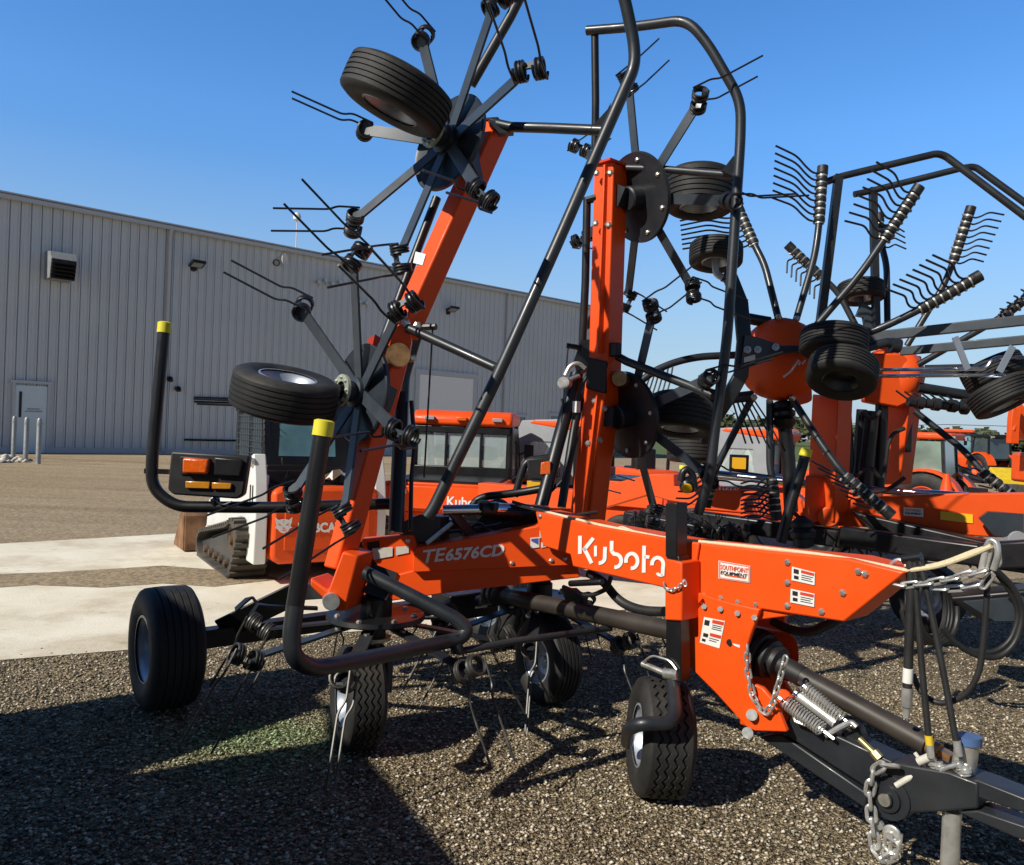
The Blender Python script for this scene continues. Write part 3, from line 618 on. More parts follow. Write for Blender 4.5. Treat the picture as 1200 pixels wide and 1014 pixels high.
decal([(634, 636), (657, 633.5), (657, 639), (634, 642)], .006, [(INK, [R4(.1, .3, .9, .45), R4(.1, .6, .6, .75)])], parent=ted, plane=plv)
decal([(621.5, 630.5), (632, 629.5), (632, 641.5), (621.5, 643)], .006, [(BLUEINK, [[(.1, .1), (.9, .1), (.9, .75), (.1, .3)]])], parent=ted, plane=plv)
bolts([PC(x, y) for x, y in ((600, 660), (646, 657), (662, 655), (478, 634))], CBN, .012, .012, cb)
# gearbox housing at the front --------------------------------------
near = [(803, 690), (846, 704), (890, 714), (880, 742), (874, 760), (879, 800), (893, 806), (907, 822), (922, 858), (884, 857), (873, 851), (838, 812), (807, 781)]
mb = MB(); mb.prism(poly_u(near, UN - .02), MA * .03)
mb.prism(poly_u([(807, 707), (846, 714), (888, 727), (925, 722), (920, 712), (860, 706)], UN + .02), MA * .3)
far_ = [(807, 707), (846, 714), (895, 724), (893, 800), (907, 822), (922, 858), (884, 857), (838, 812), (807, 781)]
mb.prism([p + MA * .0 for p in poly_u([(x + 24, y - 4) for x, y in far_], .80)], MA * .03)
a0 = PU(905, 775, .58)
for k in range(9):   # curved shroud above the shaft opening
    t0, t1 = math.radians(-50 + k * 16), math.radians(-50 + (k + 1) * 16)
    r_ = .15; pr = lambda t, dv: a0 + MA * r_ * math.cos(t) * 1.25 + UPV * r_ * math.sin(t) + MB_ * dv
    mb.add([pr(t0, -.16), pr(t1, -.16), pr(t1, .035), pr(t0, .035)], [(0, 1, 2, 3)])
hs = mb.build("gearbox_housing", ORANGE, ted, bevel=.007)
mb = MB(); mb.box(PU(893, 835, .56), (MA, MB_, UPV), (.12, .05, .05)); mb.cyl(PU(918, 818, .46), PU(918, 818, .66), .04, 14); mb.build("pivot_bracket", ORANGE, hs, bevel=.01)
for x, y in ((881, 838), (876, 859)):
    mb = MB(); mb.cyl(PU(x, y, UN - .05), PU(x, y, UN), .026, 16); mb.build("pivot_pin", ZINC, hs)
for x, y in ((825, 711), (844, 714), (864, 719), (884, 724)):
    mb = MB(); mb.cyl(PU(x, y, UN - .035), PU(x, y, UN - .01), .014, 6); mb.build("bolt", ZINC, hs)
pls = lambda x, y, o: PU(x, y, UN - .02 - o)
decal([(825, 723), (849.5, 728), (843, 760), (820, 753)], .004, warn, parent=ted, plane=pls)
decal([(858, 754), (867, 756), (867, 759.5), (861, 757)], .004, [], parent=ted, plane=pls)
mb = MB(); mb.cyl(PU(855, 753, UN - .026), PU(855, 753, UN - .01), .016, 12); mb.build("plug", BLACK, hs)
mb = MB(); mb.lathe(a0 - MB_ * .16, MB_, [(0, 0), (.135, 0), (.13, .03), (.0, .03)], 24); mb.build("gearbox_face", BLACK, hs)
# drive shafts ------------------------------------------------------
p0, p1 = a0 + MB_ * .02, PU(1087, 873, .56); d = nz(p1 - p0)
mb = MB(); mb.lathe(p0 - d * .15, d, [(.05, 0), (.115, .01), (.12, .03), (.1, .045), (.118, .06), (.112, .08), (.09, .09), (.105, .105), (.098, .125), (.075, .135), (.085, .15), (.08, .17), (.05, .18), (.05, .3)], 28); bel = mb.build("yoke_guard", PLAST, ted)
mb = MB(); mb.tube([p0 + d * .05, p0 + d * .09, p1 - d * .03, p1], [.05, .047, .047, .05], 22); sh = mb.build("front_drive_shaft", PTO, ted)
mb = MB(); mb.cyl(p1 - d * .01, p1 + d * .05, .034, 14); mb.bar(p1 + d * .03, p1 + d * .1, .05, .03); mb.build("yoke", BRASS, sh)
q0, q1 = PU(601, 700, .52), PU(782, 738, .5); d = nz(q1 - q0)
mb = MB(); mb.tube([q0, q0 + d * .22, q0 + d * .25, q1 + d * .25], [.05, .057, .052, .052], 20); sh2 = mb.build("rear_drive_shaft", PTO, ted)
mb = MB(); mb.lathe(q0 - d * .28, d, [(.03, 0), (.07, .02), (.075, .05), (.06, .065), (.075, .08), (.078, .11), (.062, .125), (.076, .14), (.07, .18), (.05, .2), (.045, .3)], 20); mb.build("yoke_guard", PLAST, sh2)
mb = MB(); mb.tube([PU(588, 703, .53) - d * .1, PU(560, 705, .55)], .04, 10); mb.box(PU(545, 706, .6), (MA, MB_, UPV), (.22, .12, .09)); mb.build("centre_gearbox", BLACK, ted, bevel=.01)
# drawbar and hitch -------------------------------------------------
UD = .47
mb = MB()
mb.prism(poly_u([(925, 838), (938, 842), (1046, 893), (1040, 930), (1030, 933), (915, 858)], UD), MA * .14)
mb.prism(poly_u([(889, 864), (915, 860), (1016, 930), (1014, 948)], UD + .01), MA * .12)
mb.prism(poly_u([(1030, 906), (1046, 893), (1064, 897), (1112, 905), (1146, 918), (1146, 948), (1108, 951), (1070, 953), (1058, 962), (1036, 960), (1026, 945)], UD - .01), MA * .16)
db = mb.build("drawbar", DARK, ted, bevel=.008)
mb = MB(); mb.tube([PU(1026, 916, UD - .016), PU(1026, 912, UD - .016)], .001, 4)
c_ = PU(1043, 934, UD); mb.lathe(c_, -MA, [(.09, 0), (.09, .02), (.055, .022), (.055, .035), (.03, .037), (.03, .05), (0, .05)], 28); mb.build("pivot_plate", DARK, db)
mb = MB(); mb.lathe(c_, -MA, [(.026, .05), (.026, .056), (0, .056)], 14); mb.build("pin", ZINC, db)
mb = MB(); mb.prism(poly_u([(1104, 912), (1146, 914), (1250, 955), (1250, 966), (1190, 950), (1104, 921)], UD), MA * .13); mb.prism(poly_u([(1122, 952), (1146, 950), (1250, 985), (1250, 1000), (1190, 982)], UD), MA * .13); mb.build("hitch_tongue", DARK, db, bevel=.006)
mb = MB(); mb.lathe(PU(1046, 977, UD - .02), -MA, [(0, 0), (.036, 0), (.038, .012), (.03, .016), (.015, .018), (.015, .035), (0, .035)], 22); mb.lathe(PU(1031, 966, UD - .02), -MA, [(0, 0), (.02, 0), (.02, .016), (0, .018)], 16); mb.tube([PU(x, y, UD - .05) for x, y in ((1038, 975), (1036, 993), (1044, 999), (1054, 995), (1056, 978))], .008, 8, fl=.02); mb.build("shackle", STEEL, db)
g = PU(1112, 1030, UD + .06); top = PU(1116, 950, UD + .06)
mb = MB(); mb.tube([top, V(g[0], g[1], .02)], .036, 16); mb.lathe(V(g[0], g[1], 0), UPV, [(0, .02), (.1, .02), (.12, .0), (0, 0)], 18); mb.build("parking_stand", STEEL, ted)
mb = MB(); tp = PU(1128, 902, UD + .06); mb.cyl(tp - UPV * .05, PU(1134, 868, UD + .06), .045, 16); st = mb.build("jack_socket", STEEL, ted)
mb = MB(); mb.cyl(PU(1134, 871, UD + .06), PU(1134, 862, UD + .06), .052, 18); mb.build("cap", BLUECAP, st)
mb = MB(); mb.cyl(PU(1050, 921, UD - .02), PU(1086, 899, UD + .02), .013, 10); mb.tube([PU(1072, 882, UD), PU(1080, 893, UD)], .008, 8); mb.cyl(PU(1076, 893, UD - .01), PU(1092, 886, UD), .017, 10); mb.build("locking_pin", DECALG, ted)
for x, y in ((1092, 888), (1096, 900), (1100, 893), (1122, 890), (1126, 904), (1130, 897), (1122, 914)):
    mb = MB(); a_, b_ = PU(x, y, UD + .02), PU(x + 3, y + 12, UD + .02); d_ = b_ - a_; mb.tube([a_, a_ + d_ * .3, a_ + d_ * .32, a_ + d_ * .7, a_ + d_ * .72, b_], [.016, .016, .024, .024, .018, .018], 10); mb.build("valve_coupling", STEEL, ted)
mb = MB(); mb.tube([PU(x, y, UD) for x, y in ((1090, 902), (1096, 910), (1108, 900), (1122, 896))], .009, 8, fl=.02); mb.build("valve_lever", STEEL, ted)
# tension springs
for i, (a_, b_, R_) in enumerate((((919, 822), (964, 856), .03), ((942, 804), (988, 842), .024))):
    A_, B_ = PU(*a_, UD - .04 + i * .07), PU(*b_, UD - .04 + i * .07); d = B_ - A_
    mb = MB(); mb.coil((A_ + B_) / 2, d, R_, .0042, 15, np.linalg.norm(d), 6, 14); mb.tube([A_ - nz(d) * .03, A_ + nz(d) * .02], .008, 6); mb.tube([B_ - nz(d) * .02, B_ + nz(d) * .06], .008, 6); mb.build("tension_spring", STEEL, ted)
mb = MB(); mb.cyl(PU(932, 812, .50), PU(980, 848, .50), .027, 14); mb.cyl(PU(944, 800, .56), PU(990, 840, .56), .009, 8); mb.tube([PU(x, y, .45) for x, y in ((968, 862), (985, 852), (998, 846), (1004, 852))], .012, 8, fl=.02); mb.tube([PU(x, y, .42) for x, y in ((930, 840), (932, 845), (944, 850))], .007, 6); mb.build("spring_rod", STEEL, ted)
mb = MB(); mb.prism(poly_u([(985, 872), (986, 858), (996, 848), (1006, 852), (1012, 866), (1010, 882)], .5), MA * .05); mb.build("spring_lug", DARK, ted, bevel=.004)
mb = MB(); mb.cyl(PU(1007, 866, .47), PU(1028, 886, .47), .014, 10); mb.cyl(PU(1024, 881, .47), PU(1031, 889, .47), .021, 6); mb.build("adjuster_bolt", mat("yellow_zinc", (.55, .47, .22), .35, .8, var=.1), ted)
# chains
mb = MB(); mb.chain([PU(x, y, UD - .06) for x, y in ((1050, 898), (1034, 897), (1023, 904), (1019, 930), (1022, 965), (1026, 995), (1036, 1008), (1046, 1004), (1049, 988))], .07, .034, .0085); mb.build("safety_chain", STEEL, ted)
mb = MB(); mb.chain([PU(x, y, UN - .05) for x, y in ((876, 757), (876, 785), (882, 815), (890, 830), (898, 836), (905, 826), (914, 795), (921, 770))], .05, .022, .0055); mb.build("guard_chain", STEEL, ted)
mb = MB(); mb.chain([PU(x, y, UJ - .07) for x, y in ((778, 683), (780, 690), (788, 692), (796, 688), (802, 681), (803, 686))], .032, .014, .0035); mb.build("pin_chain", STEEL, ted)
# hoses hanging from the beam tip
UH = .45
mb = MB(); mb.tube([PU(x, y, UN + .1) for x, y in ((1040, 672), (1046, 658), (1056, 655), (1062, 664))], .008, 8, fl=.03); mb.build("hose_hanger", STEEL, ted)
mb = MB(); mb.cyl(PU(1058, 656, UH), PU(1080, 653, UH), .021, 10); mb.bar(PU(1012, 692, .5), PU(1070, 668, .5), .03, .05, UPV); mb.build("hose_holder", BLACK, ted)
def hose(pts, r, name="hydraulic_hose", u=UH, parent=ted, m=HOSE):
    mb = MB(); mb.tube([PU(x, y, u + (k * .0)) for k, (x, y) in enumerate(pts)], r, 10, fl=.12); return mb.build(name, m, parent)
h1_ = hose([(1067, 654), (1068, 690), (1065, 760), (1063, 818)], .019)
mb = MB(); mb.cyl(PU(1064.5, 783, UH), PU(1063.5, 800, UH), .0205, 12); mb.build("white_band", DECAL, h1_)
mb = MB(); mb.cyl(PU(1063, 815, UH), PU(1062, 841, UH), .014, 10); mb.cyl(PU(1063, 806, UH), PU(1062.6, 828, UH), .022, 10); mb.build("fitting", STEEL, h1_)
h2_ = hose([(1072, 656), (1074, 700), (1080, 780), (1089, 872)], .013)
mb = MB(); mb.cyl(PU(1088.2, 862, UH), PU(1089.5, 873, UH), .0155, 10); mb.build("yellow_band", CAUTION, h2_)
mb = MB(); mb.cyl(PU(1089.5, 872, UH), PU(1091, 888, UH), .015, 10); mb.build("fitting", STEEL, h2_)
h3_ = hose([(1078, 656), (1090, 710), (1106, 790), (1121, 872)], .013)
mb = MB(); mb.cyl(PU(1121, 868, UH), PU(1124, 886, UH), .015, 10); mb.build("fitting", STEEL, h3_)
hose([(1158, 668), (1154, 740), (1148, 790), (1130, 818), (1100, 826), (1078, 812), (1070, 790)], .012, u=.52)
hose([(1010, 700), (985, 725), (950, 742), (925, 738), (905, 728)], .022, u=.62)
hose([(690, 672), (706, 680), (726, 706), (752, 716), (778, 717)], .028, u=.62)
hose([(660, 688), (690, 700), (712, 690), (716, 676)], .014, u=.55)
# lock bracket under the beam
mb = MB(); mb.prism(poly_u([(655, 690), (668, 690), (682, 702), (678, 710), (664, 706)], .5), MA * .06); mb.cyl(PU(668, 684, .48), PU(706, 682, .48), .02, 10); mb.build("latch", BLACK, ted, bevel=.004)
# support leg ---------------------------------------------------------
mb = MB()
mb.prism(poly_u([(779.5, 590), (793, 589), (793, 592), (793, 655), (779.5, 653)], UJ - .045), MA * .09)
mb.prism(poly_u([(781, 650), (796, 652), (798, 800), (779.5, 797)], UJ - .04), MA * .08)
leg = mb.build("support_leg", BLACK, ted, bevel=.006)
mb = MB(); mb.tube([P(788, 790, 4.10), P(792, 836, 3.87), P(784, 848, 3.83), P(750, 848, 3.82), P(737, 854, 3.9), P(735, 870, 4.14)], .034, 14, fl=.06); mb.build("wheel_fork", DARK, leg)
mb = MB(); mb.cyl(PU(753, 778, UJ - .03), PU(779, 789, UJ - .03), .016, 12); mb.cyl(PU(780, 789, UJ - .03), PU(796, 791, UJ - .03), .03, 14); mb.tube([PU(x, y, UJ - .05) for x, y in ((754, 776), (764, 768), (785, 774), (793, 785))], .006, 6, fl=.03); mb.build("leg_pin", ZINC, leg)
jw = V(.82, 4.16, .295); wheel("support_wheel", jw, nz(V(-.99, -.03, .05)), .295, .26, .15, ted, 'zig', SILVER)
# transport axle --------------------------------------------------------
TLc = V(-2.14, 5.14, .38); TRc = TLc + MA * 2.75
axn = nz(-MA)
mb = MB(); mb.bar(TLc + MA * .12 + UPV * .02, TRc - MA * .12 + UPV * .02, .12, .11, UPV)
for s_ in (-1, 1): mb.cyl(TLc + MA * (0 if s_ < 0 else 2.75) , TLc + MA * (.2 if s_ < 0 else 2.55), .05, 12)
mb.bar(TLc + MA * .35 + UPV * .06, P(350, 694, 5.35), .02, .16, MB_); mb.bar(P(350, 694, 5.35), M(-.3, -.5, .8), .1, .08, UPV)
mb.bar(TRc - MA * .35 + UPV * .06, M(.9, -.5, .9), .1, .08, UPV)
ax = mb.build("transport_axle", BLACK, ted, bevel=.005)
mb = MB(); mb.strip([P(276, 715, 5.1), P(288, 704, 5.1), P(296, 700, 5.1), P(302, 709, 5.1)], .05, .012, MB_); mb.strip([P(294, 723, 5.05), P(303, 709, 5.05), P(316, 711, 5.1), P(372, 713, 5.2)], .05, .02, MB_); mb.build("mud_scraper", BLACK, ax)
wheel("transport_wheel", TLc, nz(V(-.80, -.6, 0)), .38, .32, .2, ted, 'rib', SILVER)
wheel("transport_wheel", TRc, axn, .385, .35, .2, ted, 'zig', SILVER)
# wing arms -------------------------------------------------------------
MVX = nz(V(.78, -.62, 0)); MVY = nz(V(.62, .78, 0))
def mast(name, pts, wu, wv, vax=None):
    vax = MVX if vax is None else vax
    mb = MB(); k = len(pts)
    for i in range(k - 1): mb.bar(pts[i], pts[i + 1] , wv, wu, vax)
    return mb
LP = P(392, 706, 4.5); LH = P(465, 412, 4.8); LT = P(581, 150, 5.0); LB = P(402, 640, 4.55); LHu = P(472, 392, 4.81)
mb = mast("wing_arm", [P(396, 668, 4.52), LH], .13, .11); 
mb.prism([P(x, y, 4.43) for x, y in ((363, 677), (384, 692), (401, 646), (420, 652), (411, 690), (405, 716), (392, 717), (384, 707), (363, 687))], nz(V(.3, 1, 0)) * .2)
lw = mb.build("wing_arm", ORANGE, ted, bevel=.012)
mb = mast("x", [LHu, LT], .145, .13); md = nz(LT - LHu)
outer = mb.build("outer_wing_section", ORANGE, ted, bevel=.012)
mb = MB(); mb.bar(LT, LT + md * .012, .16, .17, MVX); mb.build("end_plate", BLACK, outer)
mb = MB(); hp = P(466, 417, 4.68); vn = nz(V(.25, -1, .05)); mb.lathe(hp, vn, [(0, .05), (.068, .05), (.07, .0), (.07, -.1)], 24)
mb.build("hinge_pin", BRASS, lw)
mb = MB(); mb.prism([P(x, y, 4.72) for x, y in ((448, 418), (452, 398), (466, 382), (478, 376), (482, 400), (478, 424), (462, 432))], V(0, .06, 0)); mb.build("hinge_bracket", ORANGE, lw, bevel=.008)
bolts([P(x, y, 4.7) for x, y in ((476, 379), (489, 382), (483, 420), (477, 419), (446, 410))], vn, .02, .02, lw)
mb = MB(); mb.prism([P(x, y, 4.66) for x, y in ((430, 398), (440, 392), (446, 396), (444, 412), (436, 414))], V(0, .05, 0)); mb.build("red_guide", REDINK, lw)
mb = MB(); c_ = P(386, 709, 4.40); mb.lathe(P(388, 705, 4.40), vn, [(0, .02), (.045, .02), (.047, -.05)], 20); mb.build("pivot_pin", ZINC, lw)
mb = MB(); c_ = P(493, 301, 4.72); e1_ = md; e2_ = nz(P(510, 305, 4.72) - c_); 
# decal lies on the camera-side face of the outer section
fn = -nz(MVY - np.dot(MVY, md) * md); fo = (LHu + LT) / 2 + fn * .0745
dcl = lambda x, y, o: PL(x, y, fo + fn * o, fn)
decal([(487, 295), (499, 298), (495, 311), (484, 308)], .003, [], parent=ted, plane=dcl)
mb = MB(); mb.tube([P(512, 232, 5.05), P(486, 300, 4.98), P(452, 392, 4.88), P(448, 402, 4.85)], .028, 10, fl=.05); mb.build('guide_rod', BLACK, lw)
# folding cylinder tubes beside the left wing
mb = MB(); mb.tube([P(489, 385, 5.0), P(472, 440, 4.98), P(464, 625, 4.7)], .045, 12, fl=.05); mb.build("lift_cylinder", BLACK, lw)
mb = MB(); mb.tube([P(482, 470, 4.9), P(486, 520, 4.85), P(482, 560, 4.8), P(481, 622, 4.7)], .013, 8, fl=.05); mb.build("hydraulic_hose", HOSE, lw)
mb = MB(); mb.cyl(P(486, 384, 4.8), P(511, 383, 4.75), .02, 8); mb.cyl(P(507, 386, 4.75), P(497, 560, 4.75), .006, 6); mb.build("latch_arm", BLACK, lw)
RB = P(687, 606, 6.0); RH = P(709, 432, 5.98); RT = P(716, 196, 5.97)
mb = mast("x", [RB - UPV * .15, RH], .22, .18); rw = mb.build("wing_arm", ORANGE, ted, bevel=.012)
mb = mast("x", [RH - UPV * .06, RT], .2, .165); ro = mb.build("outer_wing_section", ORANGE, ted, bevel=.01)
mb = MB(); mb.strip([RH + V(-.06, -.115, .1), RT + V(-.045, -.098, -.02)], .05, .02, MA); mb.strip([RB + V(-.02, -.125, 0), RH + V(-.05, -.125, -.2)], .06, .02, MA); mb.build("stiffener", ORANGE, rw, bevel=.004)
mb = MB(); mb.box(RT + UPV * .006, (MA, MB_, UPV), (.13, .11, .008)); mb.build("end_plate", REDINK, ro)
rn = nz(V(-.35, -.93, 0))
for x, y in ((699, 203), (715, 203), (698, 262), (713, 264), (697, 470), (708, 479), (690, 520), (703, 516)): bolts([P(x, y, 5.86)], rn, .02, .02, rw)
mb = MB(); mb.prism([P(x, y, 5.84) for x, y in ((688, 418), (712, 424), (710, 462), (686, 455))], V(.1, .25, 0)); mb.box(P(721, 410, 5.86), (MA, MB_, UPV), (.03, .04, .05)); mb.build("hinge_cover", PLAST, rw, bevel=.01)
mb = MB(); mb.lathe(P(727, 444, 5.84), rn, [(0, .03), (.055, .03), (.06, -.05)], 18); mb.build("hinge_pin", BRASS, rw)
mb = MB(); mb.tube([P(676, 438, 6.0), P(655, 515, 5.95), P(634, 594, 5.8)], .05, 12, fl=.1); mb.tube([P(685, 445, 6.0), P(673, 500, 5.95), P(658, 595, 5.8)], .032, 10, fl=.1); mb.build("lift_cylinder", BLACK, rw)
mb = MB(); mb.tube([P(688, 232, 6.0), P(686, 330, 6.0), P(682, 415, 6.0)], .03, 10); mb.cyl(P(688, 235, 5.98), P(699, 232, 5.95), .03, 8); mb.build("guide_rod", BLACK, rw)
mb = MB(); mb.prism([P(x, y, 5.95) for x, y in ((681, 398), (693, 398), (696, 412), (688, 430), (676, 438), (672, 424))], V(.05, .1, 0)); mb.cyl(P(664, 405, 5.95), P(681, 408, 5.95), .02, 8); mb.cyl(P(666, 404, 5.95), P(652, 560, 5.9), .006, 5); mb.build("latch_arm", BLACK, rw)
mb = MB(); mb.cyl(P(664, 447, 5.9), P(678, 440, 5.95), .02, 8); mb.lathe(P(661, 449, 5.88), rn, [(0, .02), (.045, .02), (.05, -.05), (0, -.05)], 14); mb.tube([P(x, y, 5.9) for x, y in ((662, 440), (668, 428), (678, 425), (686, 432))], .016, 8, fl=.04); mb.build("hose_fitting", STEEL, rw)
mb = MB(); mb.tube([P(x, y, 5.85) for x, y in ((672, 492), (674, 475), (680, 455), (690, 436))], .014, 8, fl=.1); mb.tube([P(x, y, 5.85) for x, y in ((640, 582), (662, 560), (668, 545), (680, 500))], .01, 8, fl=.1); mb.build("hydraulic_hose", HOSE, rw)
mb = MB(); mb.box(P(675.5, 477, 5.82), (MA, MB_, UPV), (.02, .02, .04)); mb.build("tag", DECAL, rw)
# rotors ----------------------------------------------------------------
def rotor(c, n, mref, r, cc, ph, lab, post=None, hubz=.12, tl=.34, tm=TINE, dm=None, dr=.325):
    c = np.asarray(c, float); n = nz(n); mm = nz(mref - np.dot(mref, n) * n); s = np.cross(n, mm)
    mb = MB(); mb.lathe(c, n, [(0, .012), (dr - .025, .012), (dr - .007, .02), (dr, .012), (dr - .007, -.012), (dr - .045, -.004), (0, -.004)], 56)
    mb.lathe(c, n, [(.09, .012), (.085, .06), (.06, .07), (.06, hubz), (.0, hubz)], 28)
    mb.lathe(c, n, [(0, -.11), (.08, -.11), (.09, -.1), (.09, -.004)], 24)
    if post is not None: mb.bar(c - n * .1, post, .14, .14)
    rt = mb.build("rotor", dm or (DISC if tm is TINE else DARK), ted, label=lab)
    mb = MB(); mb.lathe(c + n * hubz, n, [(.05, 0), (.09, .0), (.09, .018), (.05, .018)], 28)
    for k in range(8): a = k * math.pi / 4; mb.bolt(c + n * (hubz + .018) + (mm * math.cos(a) + s * math.sin(a)) * .072, n, .009, .012)
    mb.build("hub_flange", mat("zinc_green", (.5, .53, .42), .4, .5, var=.1) if "ZG" not in globals() else ZG, rt)
    for k in range(7): a = ph + 2 * math.pi * (k + .25) / 7; bolts([c - n * .006 + (mm * math.cos(a) + s * math.sin(a)) * (dr - .06)], -n, .014, .014, rt)
    for k in range(7):
        a = ph + 2 * math.pi * k / 7; rd = mm * math.cos(a) + s * math.sin(a); tg = np.cross(n, rd)
        ax_ = nz(rd - n * .5); tip = c + n * cc + rd * r
        b0 = c + n * .026 + rd * .06; b2 = c + n * (cc + .0) + rd * (r - .085); b3 = tip - ax_ * .03 + n * .035; b4 = tip + ax_ * .085 + n * .035
        mb = MB(); mb.strip([b0, b2, b3], .07, .014, tg); mb.strip([b3, b4], .035, .012, tg)
        arm = mb.build("tine_arm", ARM if tm is TINE else DARK, rt)
        bolts([c + n * (.04 + .03 * q) + rd * q for q in (dr - .05,)], n, .015, .016, rt)
        mb = MB(); td = nz(n * .86 + rd * .5); wv = nz(np.cross(ax_, td)); tp_ = nz(np.cross(wv, ax_))
        for e in (-1, 1):
            cen = tip + ax_ * e * .052
            mb.coil(cen, ax_, .049, .0082, 3.5, .056, 6, 16)
            st = cen + ax_ * e * .033 + wv * .046
            mb.tube([st - tp_ * .03, st + tp_ * .05, st + tp_ * .09 + td * .02, st + tp_ * .10 + td * .06 - wv * .03, st + tp_ * .10 + td * (.05 + tl) - wv * .03], .0066, 7, fl=.03)
        mb.bolt(tip + n * .04, n, .012, .02)
        mb.build("tine", tm, rt)
    return rt
ZG = mat("zinc_flange", (.5, .53, .42), .4, .5, var=.1)
mTL = V(.33, .19, .93); mLL = V(.22, .17, .96)
nTL = nz(V(-.70, -.68, .21)); cTL = P(527, 168, 4.75)
nLL = nz(V(-.76, -.65, .08)); cLL = P(424, 461, 4.62)
nTR = nz(V(.80, .53, .26)); cTR = P(747, 232, 5.95)
nLR = nz(V(.82, .52, .2)); cLR = P(735, 487, 5.95)
rotor(cTL, nTL, mTL, .77, .14, .51, "upper rotor of the left wing seen from below", P(556, 205, 4.97), dr=.30)
rotor(cLL, nLL, mLL, .74, .16, .83, "lower rotor of the left wing", P(452, 470, 4.74), dr=.285)
rotor(cTR, nTR, V(.01, 0, 1), .81, .07, .01, "upper rotor of the right wing seen from behind", P(722, 228, 5.97), dm=DARK)
rotor(cLR, nLR, V(.12, 0, .99), .78, .10, .30, "lower rotor of the right wing", P(700, 488, 5.97), dm=DARK)
cR1 = P(440.6, 721, 4.63); cR2 = P(632, 700, 5.66)
rotor(cR1, V(0, 0, -1), V(1, 0, 0), .74, .14, -.1876, "rotor standing on the gravel below the left wing", cR1 + V(.05, .05, .25), tm=TINEW, tl=.34, dr=.28, dm=BLACK)
rotor(cR2, V(0, 0, -1), V(1, 0, 0), .74, .16, -.12, "rotor standing on the gravel below the middle of the cross beam", cR2 + V(0, 0, .25), tm=TINEW, tl=.34, dr=.28, dm=BLACK)
# rotor wheels, each on a stem from its hub
def rwheel(c, ax, hub, n, R=.285, w_=.22, sd=1, kind='rib'):
    c = np.asarray(c, float); t = wheel("rotor_wheel", c, ax, R, w_, R * .52, ted, kind)
    ax = nz(ax); mb = MB(); ax = ax * sd; side = c + ax * w_ * .62
    mb.tube([hub, hub + nz(n) * .12, hub + nz(n) * .18 + (side - hub - nz(n) * .18) * .35, side], .03, 10, fl=.05); mb.cyl(side + ax * .02, c, .025, 10)
    mb.build("wheel_stem", BLACK, t)
    return t
rwheel(P(465, 111, 4.42), V(.40, -.06, .91), cTL + nTL * .12, nTL, .30, .22)
rwheel(P(334, 461, 4.38), V(.2, -.2, .95), cLL + nLL * .12, nLL, .285, .215, -1)
rwheel(P(820, 225, 6.15), V(.04, .08, 1), cTR + nTR * .1, nTR, .265, .3)
rwheel(P(799, 486, 6.15), V(.1, .22, .97), cLR + nLR * .1, nLR, .265, .27)
w1 = G(417, 876) + V(0, 0, .29); wheel("rotor_wheel", w1, V(-.92, -.40, .03), .29, .22, .15, ted, 'zig')
w2 = G(640, 822) + V(0, 0, .29); wheel("rotor_wheel", w2, V(-.86, -.5, .03), .29, .22, .15, ted, 'rib')
for w_, c_ in ((w1, cR1), (w2, cR2)):
    mb = MB(); mb.tube([c_ - UPV * .1, V(c_[0], c_[1], c_[2] - .2), w_ + V(.02, .12, .32), w_ + V(.15, .12, .2), w_ + V(.15, .1, 0)], .03, 10, fl=.06); mb.build("wheel_stem", DARK, ted)
# guard tubes -------------------------------------------------------------
def tubepart(name, pts, r, fl=.15, m=DARK, seg=14, parent=ted):
    mb = MB(); mb.tube([P(*p) for p in pts], r, seg, fl=fl); return mb.build(name, m, parent)
gl = tubepart("guard_tube", [(501, 606, 4.35), (508, 596, 4.35), (585, 437, 4.4), (660, 270, 4.5), (712, 150, 4.55), (744, 78, 4.55), (743, 50, 4.55), (728, -20, 4.5), (700, -75, 4.5), (600, -90, 4.55), (540, -40, 4.7), (585, 0, 4.78)], .034, .2)
tubepart("guard_brace", [(478, 385, 4.7), (484, 387, 4.68), (585, 433, 4.42)], .028, 0)
mb = MB(); mb.prism([P(x, y, 4.4) for x, y in ((578, 428), (592, 432), (585, 446), (578, 440))], V(0, .03, 0)); mb.build("gusset", DARK, gl)
tubepart("guard_brace", [(576, 144, 4.9), (598, 149, 4.86), (640, 150, 4.75), (706, 153, 4.58)], .03, 0)
mb = MB(); mb.prism([P(x, y, 4.86) for x, y in ((572, 140), (600, 145), (602, 155), (585, 156))], V(0, .06, 0)); mb.build("gusset", DARK, gl)
mb = MB(); mb.prism([P(x, y, 4.58) for x, y in ((692, 150), (712, 128), (716, 120), (712, 158))], V(0, .03, 0)); mb.build("gusset", DARK, gl)
tubepart("guard_brace", [(552, 100, 4.9), (598, 20, 4.82), (612, -8, 4.8)], .03, 0)
gr_ = tubepart("guard_tube", [(688, 36, 5.9), (740, 32, 5.75), (805, 23, 5.5), (830, 52, 5.45), (868, 118, 5.4), (868, 160, 5.4), (852, 400, 5.35), (838, 500, 5.35), (832, 560, 5.35), (818, 602, 5.4)], .034, .2)
tubepart("guard_brace", [(735, 197, 5.92), (770, 198, 5.8), (866, 206, 5.42)], .027, 0)
tubepart("guard_brace", [(724, 418, 5.9), (735, 424, 5.85), (810, 453, 5.5), (836, 464, 5.38)], .03, 0)
mb = MB(); mb.prism([P(x, y, 5.4) for x, y in ((818, 450), (842, 458), (838, 480), (828, 468))], V(0, .03, 0)); mb.build("gusset", DARK, gr_)
mb = MB(); mb.prism([P(x, y, 5.42) for x, y in ((846, 200), (860, 182), (862, 208))], V(0, .03, 0)); mb.build("gusset", DARK, gr_)
mb = MB(); mb.prism([P(x, y, 5.9) for x, y in ((692, 152), (714, 134), (718, 142), (706, 166))], V(0, .03, 0)); mb.build("gusset", DARK, gr_)
